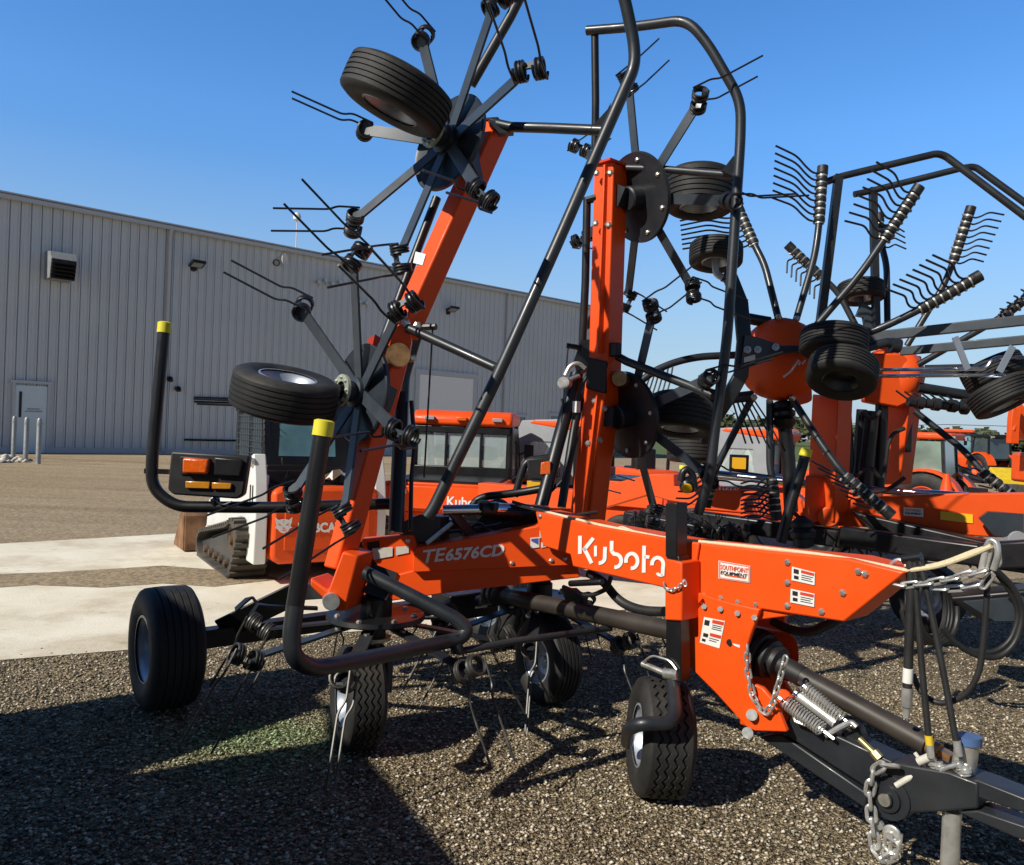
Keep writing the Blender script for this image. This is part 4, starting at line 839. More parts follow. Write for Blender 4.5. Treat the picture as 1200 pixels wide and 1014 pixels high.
tubepart("guard_leg", [(697, 38, 5.9), (698, 120, 5.92), (697, 190, 5.95)], .028, 0, BLACK)
# front folding bar and marker posts -----------------------------------------
tubepart("front_bar", [(427, 671, 4.4), (470, 692, 4.35), (536, 726, 4.3), (548, 738, 4.3), (540, 748, 4.28), (524, 752, 4.25), (440, 770, 3.8), (366, 784, 3.45), (344, 772, 3.36), (341, 745, 3.36), (346, 710, 3.38)], .038, .14, DARK)
def post(pts, r, capz, lab):
    p_ = [P(*q) for q in pts]; mb = MB(); mb.tube(p_, r, 16, fl=.14); po = mb.build("marker_post", BLACK, ted, label=lab)
    d_ = nz(p_[-1] - p_[-2]); mb = MB(); mb.tube([p_[-1] - d_ * .055, p_[-1] + d_ * .008, p_[-1] + d_ * .014], [r * 1.14, r * 1.14, r * .8], 18); mb.build("cap", YELLOW, po); return po
post([(345, 715, 3.38), (380, 496, 3.42)], .038, 0, "marker post with yellow cap standing in front")
pb = post([(470, 590, 5.1), (330, 595, 5.0), (205, 594, 4.95), (178, 572, 4.95), (178, 540, 4.95), (193, 380, 5.0)], .036, 0, "marker post with yellow cap and lamp board at the rear corner")
mb = MB(); pq = [(200, 529), (292, 534.5), (285, 580), (278, 585), (203, 580), (196, 574)]; n_ = nz(V(-.1, -1, 0)); z_ = 4.9
mb.prism([P(x, y, z_) for x, y in pq], V(0, .07, 0)); lb = mb.build("lamp_board", PLAST, ted, bevel=.012)
mb = MB(); mb.bar(P(170, 552, 4.95), P(198, 553, 4.95), .03, .03); mb.cyl(P(252, 585, 4.95), P(254, 596, 4.97), .03, 8); mb.build("bracket", BLACK, lb)
def bslab(q, m, name, d0=.004, d1=.02, bv=.004):
    mb = MB(); mb.prism([P(x, y, z_ - d1) for x, y in q], V(0, d1 - d0, 0)); return mb.build(name, m, lb, bevel=bv)
bslab([(211, 535), (246, 537), (244, 557.5), (211, 556)], PLAST, "lamp_frame", .004, .012)
bslab([(213.5, 536.5), (244, 538.5), (242, 556), (213, 554.5)], AMBER, "amber_lamp", .0, .05, .012)
bslab([(251, 536), (284, 539), (281, 559), (250, 557)], BLACK, "lamp_cover", .004, .03, .008)
bslab([(217, 564), (245.5, 565), (245, 573), (217, 572)], REFL, "reflector")
bslab([(248, 565.5), (271, 566.5), (270, 573.5), (248, 573)], REFL, "reflector")
mb = MB(); mb.tube([P(x, y, 4.93) for x, y in ((250, 582), (256, 590), (262, 592), (272, 588))], .006, 6, fl=.05); mb.build("lamp_cable", HOSE, lb)
mb = MB(); mb.cyl(P(533, 743, 4.27), P(536, 765, 4.27), .035, 12); mb.tube([P(536, 764, 4.27), P(600, 752, 4.4), P(680, 741, 4.6), P(716, 736, 4.7)], .019, 10); mb.build("steering_rod", DARK, ted)
# front plate lamps of the far corner: board and post
mb = MB(); mb.tube([P(552, 600, 5.9), P(556, 588, 5.9), P(568, 582, 5.9), P(605, 578, 5.9), P(640, 572, 5.85)], .03, 10, fl=.12); mb.tube([P(603, 582, 5.9), P(616, 540, 5.9), P(645, 536, 5.9)], .028, 10, fl=.06)
far_post = mb.build("marker_arm", BLACK, ted)
mb = MB(); mb.prism([P(x, y, 5.86) for x, y in ((617, 538), (645, 536), (646, 563), (620, 562))], V(0, .06, 0)); fb = mb.build("lamp_board", PLAST, ted, bevel=.01)
mb = MB(); mb.prism([P(x, y, 5.85) for x, y in ((634, 542), (645, 540), (645, 556), (633, 556))], V(0, -.03, 0)); mb.build("amber_lamp", AMBER, fb, bevel=.006)
mb = MB(); mb.box(P(632, 568, 5.9), (V(1, 0, 0), V(0, 1, 0), UPV), (.09, .02, .025)); mb.build("reflector", REFLY, fb)
# hydraulic cylinders and brackets above the cross beam
mb = MB(); mb.cyl(P(519, 598, 5.1), P(578, 597, 5.15), .034, 14); mb.cyl(P(578, 597, 5.15), P(640, 601, 5.4), .05, 14); cy = mb.build("hydraulic_cylinder", CHROME, ted)
mb = MB(); mb.cyl(P(562, 597, 5.13), P(640, 605, 5.35), .062, 14)
for x in (566, 579): mb.cyl(P(x, 589, 5.12), P(x, 598, 5.12), .03, 8)
mb.build("barrel", BLACK, cy)
mb = MB(); mb.prism([P(x, y, 5.1) for x, y in ((467, 634), (470, 612), (492, 603), (516, 606), (516, 638), (492, 636))], V(.05, .12, 0)); mb.bar(P(528, 597, 5.1), P(556, 632, 5.2), .07, .02, MA); mb.build("bracket", DARK, ted, bevel=.006)
mb = MB(); mb.box(P(566, 626, 5.6), (CBD, CBN, UPV), (.5, .1, .1)); mb.box(P(610, 610, 5.6), (CBD, CBN, UPV), (.4, .08, .06)); mb.build("frame_block", BLACK, ted, bevel=.01)
mb = MB()
for pts in (((478, 630), (500, 622), (530, 612), (536, 606)), ((486, 640), (520, 624), (560, 620), (600, 612)), ((600, 600), (590, 585), (560, 592), (548, 604)), ((580, 618), (600, 606), (630, 600)), ((700, 600), (660, 606), (630, 597), (600, 588)), ((540, 632), (560, 610), (575, 625), (600, 622))):
    mb = MB(); mb.tube([P(x, y, 5.2) for x, y in pts], .011, 7, fl=.1); mb.build("hydraulic_hose", HOSE, ted)
mb = MB(); mb.cyl(P(500, 637, 5.0), P(530, 613, 5.05), .014, 8); mb.build("link_rod", ZINC, ted)
# rope lying along the beam: a thing of its own
rp = [PU(x, y, .44) for x, y in ((600, 591), (628, 597), (700, 615), (780, 631), (900, 643), (960, 650), (1010, 658), (1062, 669))]
mb = MB(); mb.tube(rp, .0095, 8, fl=.05); mb.tube([PU(x, y, .44) for x, y in ((1062, 669), (1100, 664), (1140, 650), (1162, 640))], .0095, 8, fl=.05); mb.tube([PU(x, y, .47) for x, y in ((1066, 668), (1104, 661), (1142, 646), (1160, 641))], .0095, 8, fl=.05)
mb.tube([PU(x, y, .45) for x, y in ((720, 621), (728, 617), (746, 624), (760, 629), (750, 632), (738, 628))], .006, 6, fl=.03)
tag(mb.build("pull_rope", ROPE, None, org=rp[0]), "cream rope stretched along the top of the orange main beam to the steel hook", "rope")
hk = PU(1160, 642, .45); mb = MB(); mb.tube([PU(x, y, .45) for x, y in ((1150, 668), (1156, 640), (1161, 632), (1168, 636), (1170, 650), (1164, 668))], .012, 10, fl=.04); mb.tube([PU(x, y, .46) for x, y in ((1156, 666), (1163, 640), (1170, 638), (1172, 662), (1166, 664))], .008, 8, fl=.03)
tag(mb.build("steel_hook", STEEL, None, org=hk), "bright steel snap hook holding the rope end and the slack chain", "hook")
mb = MB(); mb.chain([PU(x, y, .43) for x, y in ((1014, 674), (1040, 681), (1062, 686), (1090, 683), (1125, 676), (1154, 668))], .075, .024, .006); mb.chain([PU(x, y, .46) for x, y in ((1090, 689), (1120, 690), (1156, 682), (1160, 672))], .075, .024, .006)
tag(mb.build("slack_chain", STEEL, None, org=PU(1014, 674, .43)), "bright link chain hanging between the orange beam tip and the steel hook", "chain")
# ================================================================== ROTARY RAKE
rk = thing("rotary_rake", V(*(P(1000, 600, 7.6)[:2]), 0), "orange folded rotary hay rake with tine arms raised in the air, behind the hay tedder", "hay rake")
nA = nz(V(-.62, -.78, .1))
def tarm(base, mid, s, e, ends, z0, dz, parent, r=.031, plane=None):
    """bent tine arm: base-mid-s is the tube, s-e carries the tines; ends = first and last tine tip"""
    pts = [P(*base, z0), P(*mid, z0 + dz * .5), P(*s, z0 + dz * .75), P(*e, z0 + dz)]
    mb = MB(); mb.tube(pts[:3] + [pts[3]], r, 12, fl=.15); arm = mb.build("tine_arm", DARK, rk)
    n = ends[2]; A_, B_ = pts[2], pts[3]; d = nz(B_ - A_); L_ = np.linalg.norm(B_ - A_) / n
    e0, e1 = ends[0], ends[1]
    mc = MB(); mb = MB()
    for i in range(n):
        c = A_ + (B_ - A_) * (i + .5) / n; mb.coil(c, d, r * 1.22, .0115, 4.5, L_ * .55, 6, 12); mb.cyl(c - d * L_ * .3, c + d * L_ * .3, r * 1.15, 12)
        c2 = A_ + (B_ - A_) * (i + .02) / n; rr = r * (1.32 + .2 * ((i * 7) % 3) / 2); mc.tube([c2 - d * L_ * .12, c2 + d * L_ * .12], rr, 10); x_, y_ = perp(d); mc.bolt(c2 + y_ * rr * .9, y_, .012, .02)
    mb.cyl(B_ - d * .015, B_ + d * .03, r * 1.55, 12); mb.build("tine_holder", PLAST, arm); mc.build("holder_clamp", ZINCD, arm)
    for i in range(n):
        t = i / max(1, n - 1); c = A_ + (B_ - A_) * (i + .5) / n
        x = e0[0] + (e1[0] - e0[0]) * t; y = e0[1] + (e1[1] - e0[1]) * t
        tip = P(x, y, z0 + dz * (.75 + .25 * t) - .12); Lt = tip - c
        mb = MB(); mb.tube([c, c + Lt * .18 - d * .05, c + Lt * .35 - d * .03, c + Lt * .55 + d * .02, tip], .009, 6, fl=.08); mb.build("tine", TINE, arm)
    return arm
ZINCD = mat("dull_zinc", (.42, .41, .37), .45, .6, var=.35, vs=12)
# frame
def ppoly(pts, z): return [P(x, y, z if len(q) == 0 else q[0]) for x, y, *q in pts]
mb = MB()
mb.prism(ppoly([(940, 596, 7.6), (968, 590, 7.55), (1010, 583, 7.4), (1100, 579, 7.1), (1215, 578, 6.7), (1215, 632, 6.7), (1148, 629, 6.95), (1060, 620, 7.25), (968, 616, 7.55), (940, 616, 7.6)], 7), V(.16, .2, 0))
mb.prism(ppoly([(560, 566, 9.6), (700, 577, 9.0), (706, 570, 9.0), (760, 556, 8.8), (790, 556, 8.7), (790, 570, 8.7), (926, 572, 8.2), (944, 590, 8.0), (944, 610, 8.0), (890, 603, 8.3), (784, 587, 8.7), (760, 580, 8.8), (700, 598, 9.0), (560, 592, 9.6)], 8), V(.12, .22, 0))
fr = mb.build("frame", ORANGE2, rk, bevel=.01)
ft = lambda x, y: PL(x, y, P(850, 580, 8.42), nz(np.cross(P(926, 575, 8.2) - P(790, 572, 8.7), UPV)) * -1)
def ftx(x, y): 
    t = (x - 790) / 136.; return P(x, y, 8.7 + (8.2 - 8.7) * t - .03)
mb = text_mb("RAMWK", ftx(836, 578.5), ftx(866, 580.5) - ftx(836, 578.5), ftx(836, 570.5) - ftx(836, 578.5), bold=.02, shear=.15)
mb.build('lettering', LETTER, fr); mb = MB(); text_mb("RAK2076", ftx(851, 586), ftx(865, 587) - ftx(851, 586), ftx(851, 582.5) - ftx(851, 586), bold=.02, mb=mb); mb.build("lettering", LETTER, fr)
fr2 = lambda x, y: P(x, y, 7.55 + (x - 968) / (1148 - 968) * (6.95 - 7.55) - .03)
mb = MB(); mb.add([fr2(1059, 594.5), fr2(1082, 596), fr2(1082, 606), fr2(1059, 604)], [(0, 1, 2, 3)]); dc = mb.build("decal", DECAL, rk)
fr3 = lambda x, y: P(x, y, 7.55 + (x - 968) / (1148 - 968) * (6.95 - 7.55) - .036)
text_mb("SOUTHPOINT", fr3(1060.5, 599.2), fr3(1080, 600.4) - fr3(1060.5, 599.2), fr3(1060.5, 596) - fr3(1060.5, 599.2), bold=.02).build("decal_lettering", ORANGE2, dc)
text_mb("EQUIPMENT", fr3(1060.5, 603), fr3(1080.5, 604.4) - fr3(1060.5, 603), fr3(1060.5, 600) - fr3(1060.5, 603), bold=.03).build("decal_lettering", INK, dc)
mb = MB(); mb.add([fr2(1102, 599), fr2(1140, 603), fr2(1140, 613.5), fr2(1102, 609)], [(0, 1, 2, 3)]); mb.build("reflector", REFLY, fr)
mb = MB(); mb.prism(ppoly([(1147, 608), (1158, 600), (1215, 603), (1215, 634), (1165, 628)], 6.75), V(.05, .1, 0)); mb.build("side_plate", GREYD if 'GREYD' in globals() else ARM, rk)
mb = MB(); mb.prism(ppoly([(1172, 632), (1186, 628), (1200, 632), (1200, 640), (1180, 641)], 6.6), V(.02, .04, 0)); mb.lathe(P(1192, 633, 6.6), V(-.2, -1, 0), [(0, .03), (.07, .03), (.075, 0), (.05, -.02)], 18); mb.build("pulley", GREY, rk)
# masts
for nm, pts, z in (("x", [(952, 462), (982, 466), (978, 560), (976, 612), (946, 612), (948, 540)], 7.45), ("x", [(1035, 415), (1066, 415), (1066, 470), (1054, 568), (1032, 568), (1036, 500)], 8.2)):
    mb = MB(); xm = sum(p[0] for p in pts) / len(pts); mb.prism([P(x, y, z - (x - xm) * .014) for x, y in pts], V(.2, .16, 0)); mb.build("mast", ORANGE2, rk, bevel=.012)
mb = MB(); mb.prism(ppoly([(944, 558), (980, 560), (974, 612), (942, 612)], 7.4), V(.12, .3, 0)); mb.lathe(P(971, 606, 7.35), V(-.4, -.9, 0), [(0, .03), (.09, .03), (.1, -.05)], 16); mb.build("pivot_bracket", ORANGE2, rk, bevel=.01)
mb = MB()
for pts, z, r in (([(983, 470), (981, 540), (978, 590)], 7.7, .05), ([(992, 470), (996, 540), (990, 575)], 7.9, .04), ([(1010, 480), (1004, 560)], 8.0, .05), ([(1034, 448), (1032, 530), (1029, 572)], 8.0, .06), ([(1066, 442), (1063, 530)], 8.1, .045), ([(1022, 482), (1012, 575)], 7.9, .07)):
    mb = MB(); mb.tube([P(x, y, z) for x, y in pts], r, 10); mb.build("lift_cylinder", BLACK, rk)
mb = MB()
for pts in (((1010, 482), (1016, 490), (1026, 490), (1032, 482)), ((1060, 502), (1046, 508), (1040, 522), (1036, 560)), ((1000, 560), (1020, 545), (1030, 560)), ((960, 600), (1000, 612), (1060, 618), (1120, 630)), ((930, 600), (950, 622), (1000, 630)), ((1060, 560), (1040, 575), (1000, 580))):
    mb = MB(); mb.tube([P(x, y, 7.5) for x, y in pts], .02, 8, fl=.2); mb.build("hydraulic_hose", HOSE, rk)
# rotor domes
def dome(c, n, R, squash=.5, z=0):
    mb = MB(); pr = [(R, -.12), (R, 0)] + [(R * math.cos(t), R * squash * math.sin(t)) for t in np.linspace(.1, math.pi / 2, 9)]
    mb.lathe(c, n, pr[::-1], 40); mb.lathe(c, n, [(0, -.12), (R, -.12)], 40); return mb
dA = P(910, 420, 7.1); gA = dome(dA, nz(V(-.72, -.68, .1)), .36).build("rotor_gearbox", ORANGE, rk)
mb = MB(); mb.prism(ppoly([(926, 392), (950, 396), (952, 470), (930, 476), (922, 440)], 7.15), V(.1, .35, 0)); mb.build("gearbox_neck", ORANGE, gA, bevel=.02)
dB = P(1042, 440, 8.1); gB = dome(dB, nz(V(-.72, -.68, .1)), .30).build("rotor_gearbox", ORANGE2, rk)
mb = MB(); mb.prism(ppoly([(1012, 424), (1020, 414), (1056, 414), (1070, 426), (1070, 470), (1052, 478), (1012, 470)], 7.9), V(.1, .3, 0)); mb.build("gearbox_neck", ORANGE2, gB, bevel=.02)
# arms of the near rotor
armsA = [((912, 373), (896, 310), (884, 287), (866, 246), ((800, 292), (797, 259), 7), 7.05, .4), ((933, 375), (955, 300), (960, 262), (964, 199), ((905, 232), (909, 171), 8), 7.05, .2),
         ((951, 388), (1008, 322), (1036, 281), (1075, 222), ((990, 259), (1027, 190), 8), 7.0, -.25), ((960, 410), (1030, 386), (1078, 363), (1145, 325), ((1039, 339), (1093, 299), 8), 6.95, -.5),
         ((928, 467), (966, 526), (990, 558), (1042, 602), ((950, 540), (1000, 590), 7), 7.0, -.5), ((902, 470), (902, 545), (905, 562), (910, 606), ((868, 572), (876, 606), 6), 7.1, -.1),
         ((881, 467), (846, 535), (836, 556), (828, 590), ((800, 560), (790, 592), 5), 7.1, .2)]
for a_ in armsA: tarm(*a_[:5], a_[5], a_[6], gA)
mb = MB(); mb.tube([P(x, y, 7.3) for x, y in ((868, 416), (820, 418), (792, 424), (768, 434), (752, 446))], .034, 10, fl=.15)
for i in range(7):
    c_ = P(789 - 5.5 * i, 426 + 3.2 * i, 7.3); mb.tube([c_, P(785 - 6 * i, 450 + 2 * i, 7.2), P(772 - 6 * i, 486 + i, 7.1)], .008, 6, fl=.1)
mb.tube([P(x, y, 7.1) for x, y in ((840, 469), (882, 464))], .05, 10)
for i in range(6): mb.tube([P(858 + 5 * i, 468, 7.1), P(866 + 7 * i, 495, 7.05), P(874 + 8 * i, 520, 7.0)], .008, 6, fl=.1)
mb.tube([P(x, y, 7.2) for x, y in ((868, 372), (902, 378))], .05, 10); mb.build("tine_arm", DARK, gA)
bolts([P(x, y, 6.95) for x, y in ((913, 372), (934, 374), (950, 385), (884, 466), (902, 470), (929, 467), (943, 446))], V(-.5, -.8, .2), .022, .035, gA)
q_ = lambda x, y: P(x, y, 6.78)
mb = MB(); ribbon(mb, [(918, 442), (926, 436), (932, 428), (936, 422)], 2.2, q_); ribbon(mb, [(936, 428), (938, 424)], 2, q_); ribbon(mb, [(940, 427), (944, 422)], 2, q_); mb.build("lettering", LETTERS, gA)
# arms of the far rotor
armsB = [((1040, 384), (1039, 310), (1033, 288), (1030, 254), ((1062, 292), (1060, 272), 4), 8.0, .3), ((1063, 405), (1106, 335), (1117, 307), (1137, 246), ((1153, 307), (1177, 252), 8), 8.0, -.1),
         ((1075, 428), (1160, 380), (1174, 371), (1215, 340), ((1172, 362), (1205, 332), 5), 7.9, -.3), ((1004, 384), (982, 342), (962, 324), (925, 289), ((954, 350), (922, 320), 7), 8.0, .2),
         ((1072, 482), (1130, 528), (1150, 552), (1196, 588), ((1120, 545), (1165, 585), 6), 7.9, -.5)]
for a_ in armsB: tarm(*a_[:5], a_[5], a_[6], gB)
mb = MB(); mb.tube([P(x, y, 7.6) for x, y in ((1075, 454), (1130, 463), (1160, 466), (1185, 464), (1215, 462))], .05, 12, fl=.1)
for i in range(7):
    c_ = P(1068 + 9.6 * i, 471 + .9 * i, 7.5); mb.cyl(c_ + V(-.03, 0, 0), c_ + V(.03, 0, -.005), .06 if i % 2 else .045, 12); mb.tube([c_, P(1050 + 10 * i, 458 + i, 7.5)], .009, 6)
mb.cyl(P(1128, 476.5, 7.5), P(1133, 477, 7.5), .075, 14); mb.build("tine_arm", DARK, gB)
# beams running out to the right and chrome rods
mb = MB(); mb.bar(P(1012, 396, 7.0), P(1260, 369, 6.2), .085, .05, UPV); mb.build("side_rail", ARM, rk, bevel=.008); mb = MB(); mb.bar(P(1055, 412, 7.6), P(1260, 393, 6.8), .08, .05, UPV); mb.build("side_rail", ARM, rk, bevel=.008)
mb = MB(); mb.bar(P(1119, 395, 6.6), P(1134, 433, 6.6), .05, .015, V(1, 0, 0)); mb.build("link_plate", SILVER, rk); mb = MB(); mb.bar(P(1187, 406, 6.5), P(1171, 436, 6.5), .05, .015, V(1, 0, 0)); mb.build("link_plate", SILVER, rk)
mb = MB(); mb.tube([P(x, y, z) for x, y, z in ((1010, 434, 7.0), (1156, 432, 6.6), (1162, 422, 6.6), (1170, 419, 6.6), (1200, 419, 6.5), (1240, 419, 6.4))], .016, 8, fl=.05); mb.build("chrome_rod", CHROME, rk); mb = MB(); mb.cyl(P(1010, 441, 7.0), P(1260, 439, 6.4), .016, 8); mb.build("chrome_rod", CHROME, rk)
mb = MB(); mb.cyl(P(800, 552, 8.6), P(945, 567, 8.0), .045, 12); mb.build("hydraulic_rod", CHROME, rk); mb = MB(); mb.cyl(P(1022, 574, 7.9), P(1260, 590, 6.9), .036, 12); mb.build("hydraulic_rod", CHROME, rk)
mb = MB(); mb.box(P(1146, 585, 7.2), (V(1, 0, 0), V(0, 1, 0), UPV), (.04, .08, .1)); mb.build("rod_clamp", DARK, rk)
# guard tubes
mb = MB(); mb.bar(P(958, 405, 7.3), P(983, 205, 7.3), .07, .06, V(1, 0, 0)); mb.tube([P(x, y, z) for x, y, z in ((969, 213, 7.3), (985, 207, 7.3), (1098, 180, 7.2), (1108, 183, 7.2), (1215, 264, 6.9))], .032, 12, fl=.12); mb.build("guard_tube", DARK, rk)
mb = MB(); mb.bar(P(1027, 392, 8.0), P(1023, 220, 8.0), .065, .06, V(1, 0, 0)); mb.tube([P(x, y, z) for x, y, z in ((1001, 228, 8.0), (1020, 224, 8.0), (1128, 197, 7.8), (1142, 195, 7.8), (1215, 248, 7.6))], .032, 12, fl=.12); mb.build("guard_tube", DARK, rk)
# curved carrying arm on the left of the near rotor
mb = MB(); mb.prism(ppoly([(873, 392), (880, 393), (918, 405), (936, 405), (936, 413), (917, 414), (868, 432)], 6.72), V(.03, .07, 0)); pl2 = mb.build("carrier_plate", ARM, rk, bevel=.006)
mb = MB(); mb.add([P(x, y, 6.712) for x, y in ((872, 419), (885, 415.5), (885, 424), (872, 428))], [(0, 1, 2, 3)]); mb.build("decal", DECAL, pl2)
for x, y, m_ in ((876, 410, 0), (888, 410, 0), (909, 407, 0)):
    mb = MB(); mb.lathe(P(x, y, 6.71), V(-.3, -.95, 0), [(0, .004), (.013, .004), (.014, .02), (.03, .018), (.032, -.02)], 18); mb.build("bush", SILVER, pl2)
mb = MB(); mb.strip([P(848, 322, 6.9), P(856, 326, 6.9), (P(868, 356, 6.85)), P(872, 400, 6.8), P(868, 440, 6.8), P(852, 468, 6.8), P(836, 492, 6.85), P(828, 520, 6.9)], .12, .06, V(1, 0, .3)); mb.build("carrying_arm", DARK, rk, bevel=.01)
# wheels
def rkw(c, ax, R, w_, kind='rib', rimm=SILVER): return wheel("rake_wheel", np.asarray(c), ax, R, w_, R * .5, rk, kind, rimm)
t = rkw(P(839, 298, 6.9), V(.05, .22, .97), .225, .19); mb = MB(); mb.tube([P(838, 304, 6.9), P(839, 322, 6.9), P(852, 327, 6.9)], .03, 8, fl=.04); mb.build("wheel_stem", SILVER, t)
rkw(P(977, 401, 6.35), V(.1, .22, .95), .255, .2, 'rib', DARK); rkw(P(987, 437, 6.1), V(.3, .45, .84), .255, .2, 'rib', DARK)
t = rkw(P(1009, 342, 8.1), V(0, .2, .98), .225, .18); mb = MB(); mb.tube([P(1009, 348, 8.1), P(1009, 362, 8.1)], .025, 8); mb.strip([P(1006, 363, 8.05), P(1018, 368, 8.05), P(1022, 388, 8.05)], .14, .05, V(1, 0, 0)); mb.build("wheel_bracket", ARM, t)
rkw(P(1164, 436, 6.9), V(-.35, .3, .88), .25, .2); rkw(P(1174, 464, 6.6), V(-.35, .38, .85), .25, .2)
mb = MB(); mb.bar(P(1084, 434, 7.2), P(1190, 432, 6.8), .09, .06, UPV); mb.cyl(P(1150, 467, 6.7), P(1200, 463, 6.5), .04, 10); mb.lathe(P(1186, 432, 6.75), V(-.3, -.95, 0), [(0, .03), (.05, .03), (.055, 0)], 14); mb.build("wheel_arm", BLACK, rk)
mb = MB(); mb.tube([P(x, y, 6.6) for x, y in ((1004, 412), (1024, 405), (1042, 401), (1050, 406))], .04, 10, fl=.1); mb.cyl(P(1044, 404, 6.6), P(1054, 406, 6.6), .06, 12); mb.build("wheel_stem", DARK, rk)
t = rkw(P(811, 526, 8.2), V(.02, .1, 1), .25, .27, 'rib')
# drive shaft with bellows under the near rotor
mb = MB(); a_, b_ = P(916, 470, 7.1), P(932, 612, 7.0); d_ = nz(b_ - a_)
mb.lathe(a_, d_, [(.05, 0), (.09, .02), (.1, .06), (.08, .08), (.105, .1), (.105, .13), (.08, .15), (.1, .17), (.09, .21), (.06, .25)], 18); mb.tube([P(918, 488, 7.1), P(924, 540, 7.1), P(927, 600, 7.05)], .06, 12); mb.build("drive_shaft", BLACK, rk)
mb = MB(); a_ = P(940, 612, 6.95); mb.lathe(a_, V(.1, 0, -1), [(.03, -.05), (.1, 0), (.1, .03), (.08, .05), (.11, .08), (.11, .12), (.08, .14), (.09, .2), (.05, .22)], 18); mb.build("shaft_guard", PLAST, rk)
mb = MB(); pts = [P(x, y, 6.6) for x, y in ((915, 636, ), (924, 600), (938, 555), (945, 528))]; mb.tube(pts, .042, 14, fl=.1); po = mb.build("marker_post", BLACK, rk); d_ = nz(pts[-1] - pts[-2]); mb = MB(); mb.cyl(pts[-1] - d_ * .05, pts[-1] + d_ * .012, .048, 14); mb.build("cap", YELLOW, po)
# lamp hanging from the frame and reflector board
mb = MB(); c_ = P(806, 560, 7.0); mb.tube([P(798, 564, 7.0), P(800, 553, 7.0), P(806, 549, 7.0), P(812, 556, 7.0), P(814, 572, 7.0)], .03, 10, fl=.05); mb.lathe(P(805, 571, 7.0), V(-.2, -.9, -.5), [(0, .02), (.05, .02), (.065, 0), (.06, -.08), (0, -.08)], 18); wl = mb.build("work_lamp", BLACK, rk)
mb = MB(); mb.lathe(P(805, 571.5, 6.985), V(-.2, -.9, -.5), [(0, .025), (.045, .025), (.047, .01)], 18); mb.build("lens", REFLY, wl)
mb = MB(); mb.cyl(P(801, 550, 7.2), P(801.5, 545.5, 7.2), .04, 12); mb.build("cap", YELLOW, rk)
mb = MB(); mb.box(P(866, 543, 8.6), (V(1, 0, 0), V(0, 1, 0), UPV), (.095, .03, .09)); rb = mb.build("reflector_board", BLACK, rk); mb = MB(); mb.box(P(866, 543, 8.56), (V(1, 0, 0), V(0, 1, 0), UPV), (.072, .006, .06)); mb.build("reflector", REFLY, rb)
# low dark undercarriage and the rest of the folded tines
mb = MB(); mb.bar(P(985, 628, 7.0), P(1230, 662, 5.9), .17, .12, UPV); mb.bar(P(1150, 652, 6.0), P(1260, 646, 5.6), .2, .16, UPV); mb.prism(ppoly([(1000, 600, 7.2), (1180, 640, 6.4), (1180, 668, 6.4), (1060, 655, 6.9)], 7), V(.1, .4, 0)); mb.prism(ppoly([(1110, 700, 6.0), (1215, 690, 5.7), (1215, 730, 5.7), (1150, 728, 5.9)], 6), V(.2, .3, 0)); mb.bar(P(760, 600, 8.4), P(990, 632, 7.3), .16, .14, UPV); mb.bar(P(735, 612, 8.2), P(880, 640, 7.6), .25, .3, UPV); mb.build("chassis", BLACK, rk, bevel=.02)
mb = MB(); mb.prism(ppoly([(1130, 706), (1200, 700), (1200, 728), (1166, 728)], 5.6), V(.02, .05, 0)); mb.build("skid_plate", ARM, rk)
rg = random.Random(4); mb = MB(); mc = MB()
for i in range(70):
    x = 740 + 140 * rg.random(); y = 598 + (x - 740) * .11 + rg.random() * 14; z = 7.4 + rg.random() * .5
    dx = rg.uniform(-26, 30); dy = rg.uniform(14, 40); mb.tube([P(x, y, z), P(x + dx * .3, y + dy * .3 - 3, z), P(x + dx * .6, y + dy * .7, z), P(x + dx, y + dy, z)], .009, 5, fl=.05)
    if i % 3 == 0: c_ = P(x, y, z - .03); mc.cyl(c_, c_ + V(rg.uniform(-.08, .08), 0, rg.uniform(-.05, .05)), .035, 8)
for i in range(46):
    x = 960 + 190 * rg.random(); y = 618 + (x - 960) * .09 + rg.random() * 10; z = 6.9 + rg.random() * .4
    dx = rg.uniform(-16, 16); dy = rg.uniform(10, 32); mb.tube([P(x, y, z), P(x + dx * .3, y + dy * .4, z), P(x + dx, y + dy, z)], .009, 5)
for i in range(9):
    y = 566 + i * 5; mb.tube([P(905 + rg.uniform(-3, 3), y + 4, 7.0), P(893, y - 1, 7.0), P(878, y - 2, 7.0), P(868, y + 1, 7.0)], .009, 5, fl=.05)
tag(mb.build("tine", TINE, rk), kind="stuff"); tag(mc.build("tine_holder", PLAST, rk), kind="stuff")
for k, (cx, cy, z) in enumerate(((800, 640, 8.0), (1085, 700, 6.6))):
    c_ = G(cx, cy + 40); R_ = .34; rkw(V(c_[0], c_[1], R_), V(-.7, -.7, 0), R_, .26, 'zig')
mb = MB()
for k in range(3): mb.coil(P(1085 + 6 * k, 712 + 2 * k, 5.6), V(.5, -.8, .15), .24 - .01 * k, .018, 1.2, .05, 8, 26, ph=k)
mb.tube([P(x, y, 5.4) for x, y in ((1165, 666), (1190, 690), (1200, 720), (1190, 755), (1170, 772), (1140, 768), (1115, 750), (1104, 735))], .02, 10, fl=.12); mb.tube([P(x, y, 5.45) for x, y in ((1168, 672), (1186, 695), (1195, 722), (1184, 752), (1164, 766), (1135, 762))], .018, 10, fl=.12); mb.build("hose_loop", HOSE, rk)

RUSTD = mat('soiled_steel', (.09, .055, .03), .8, var=.4, vs=6)
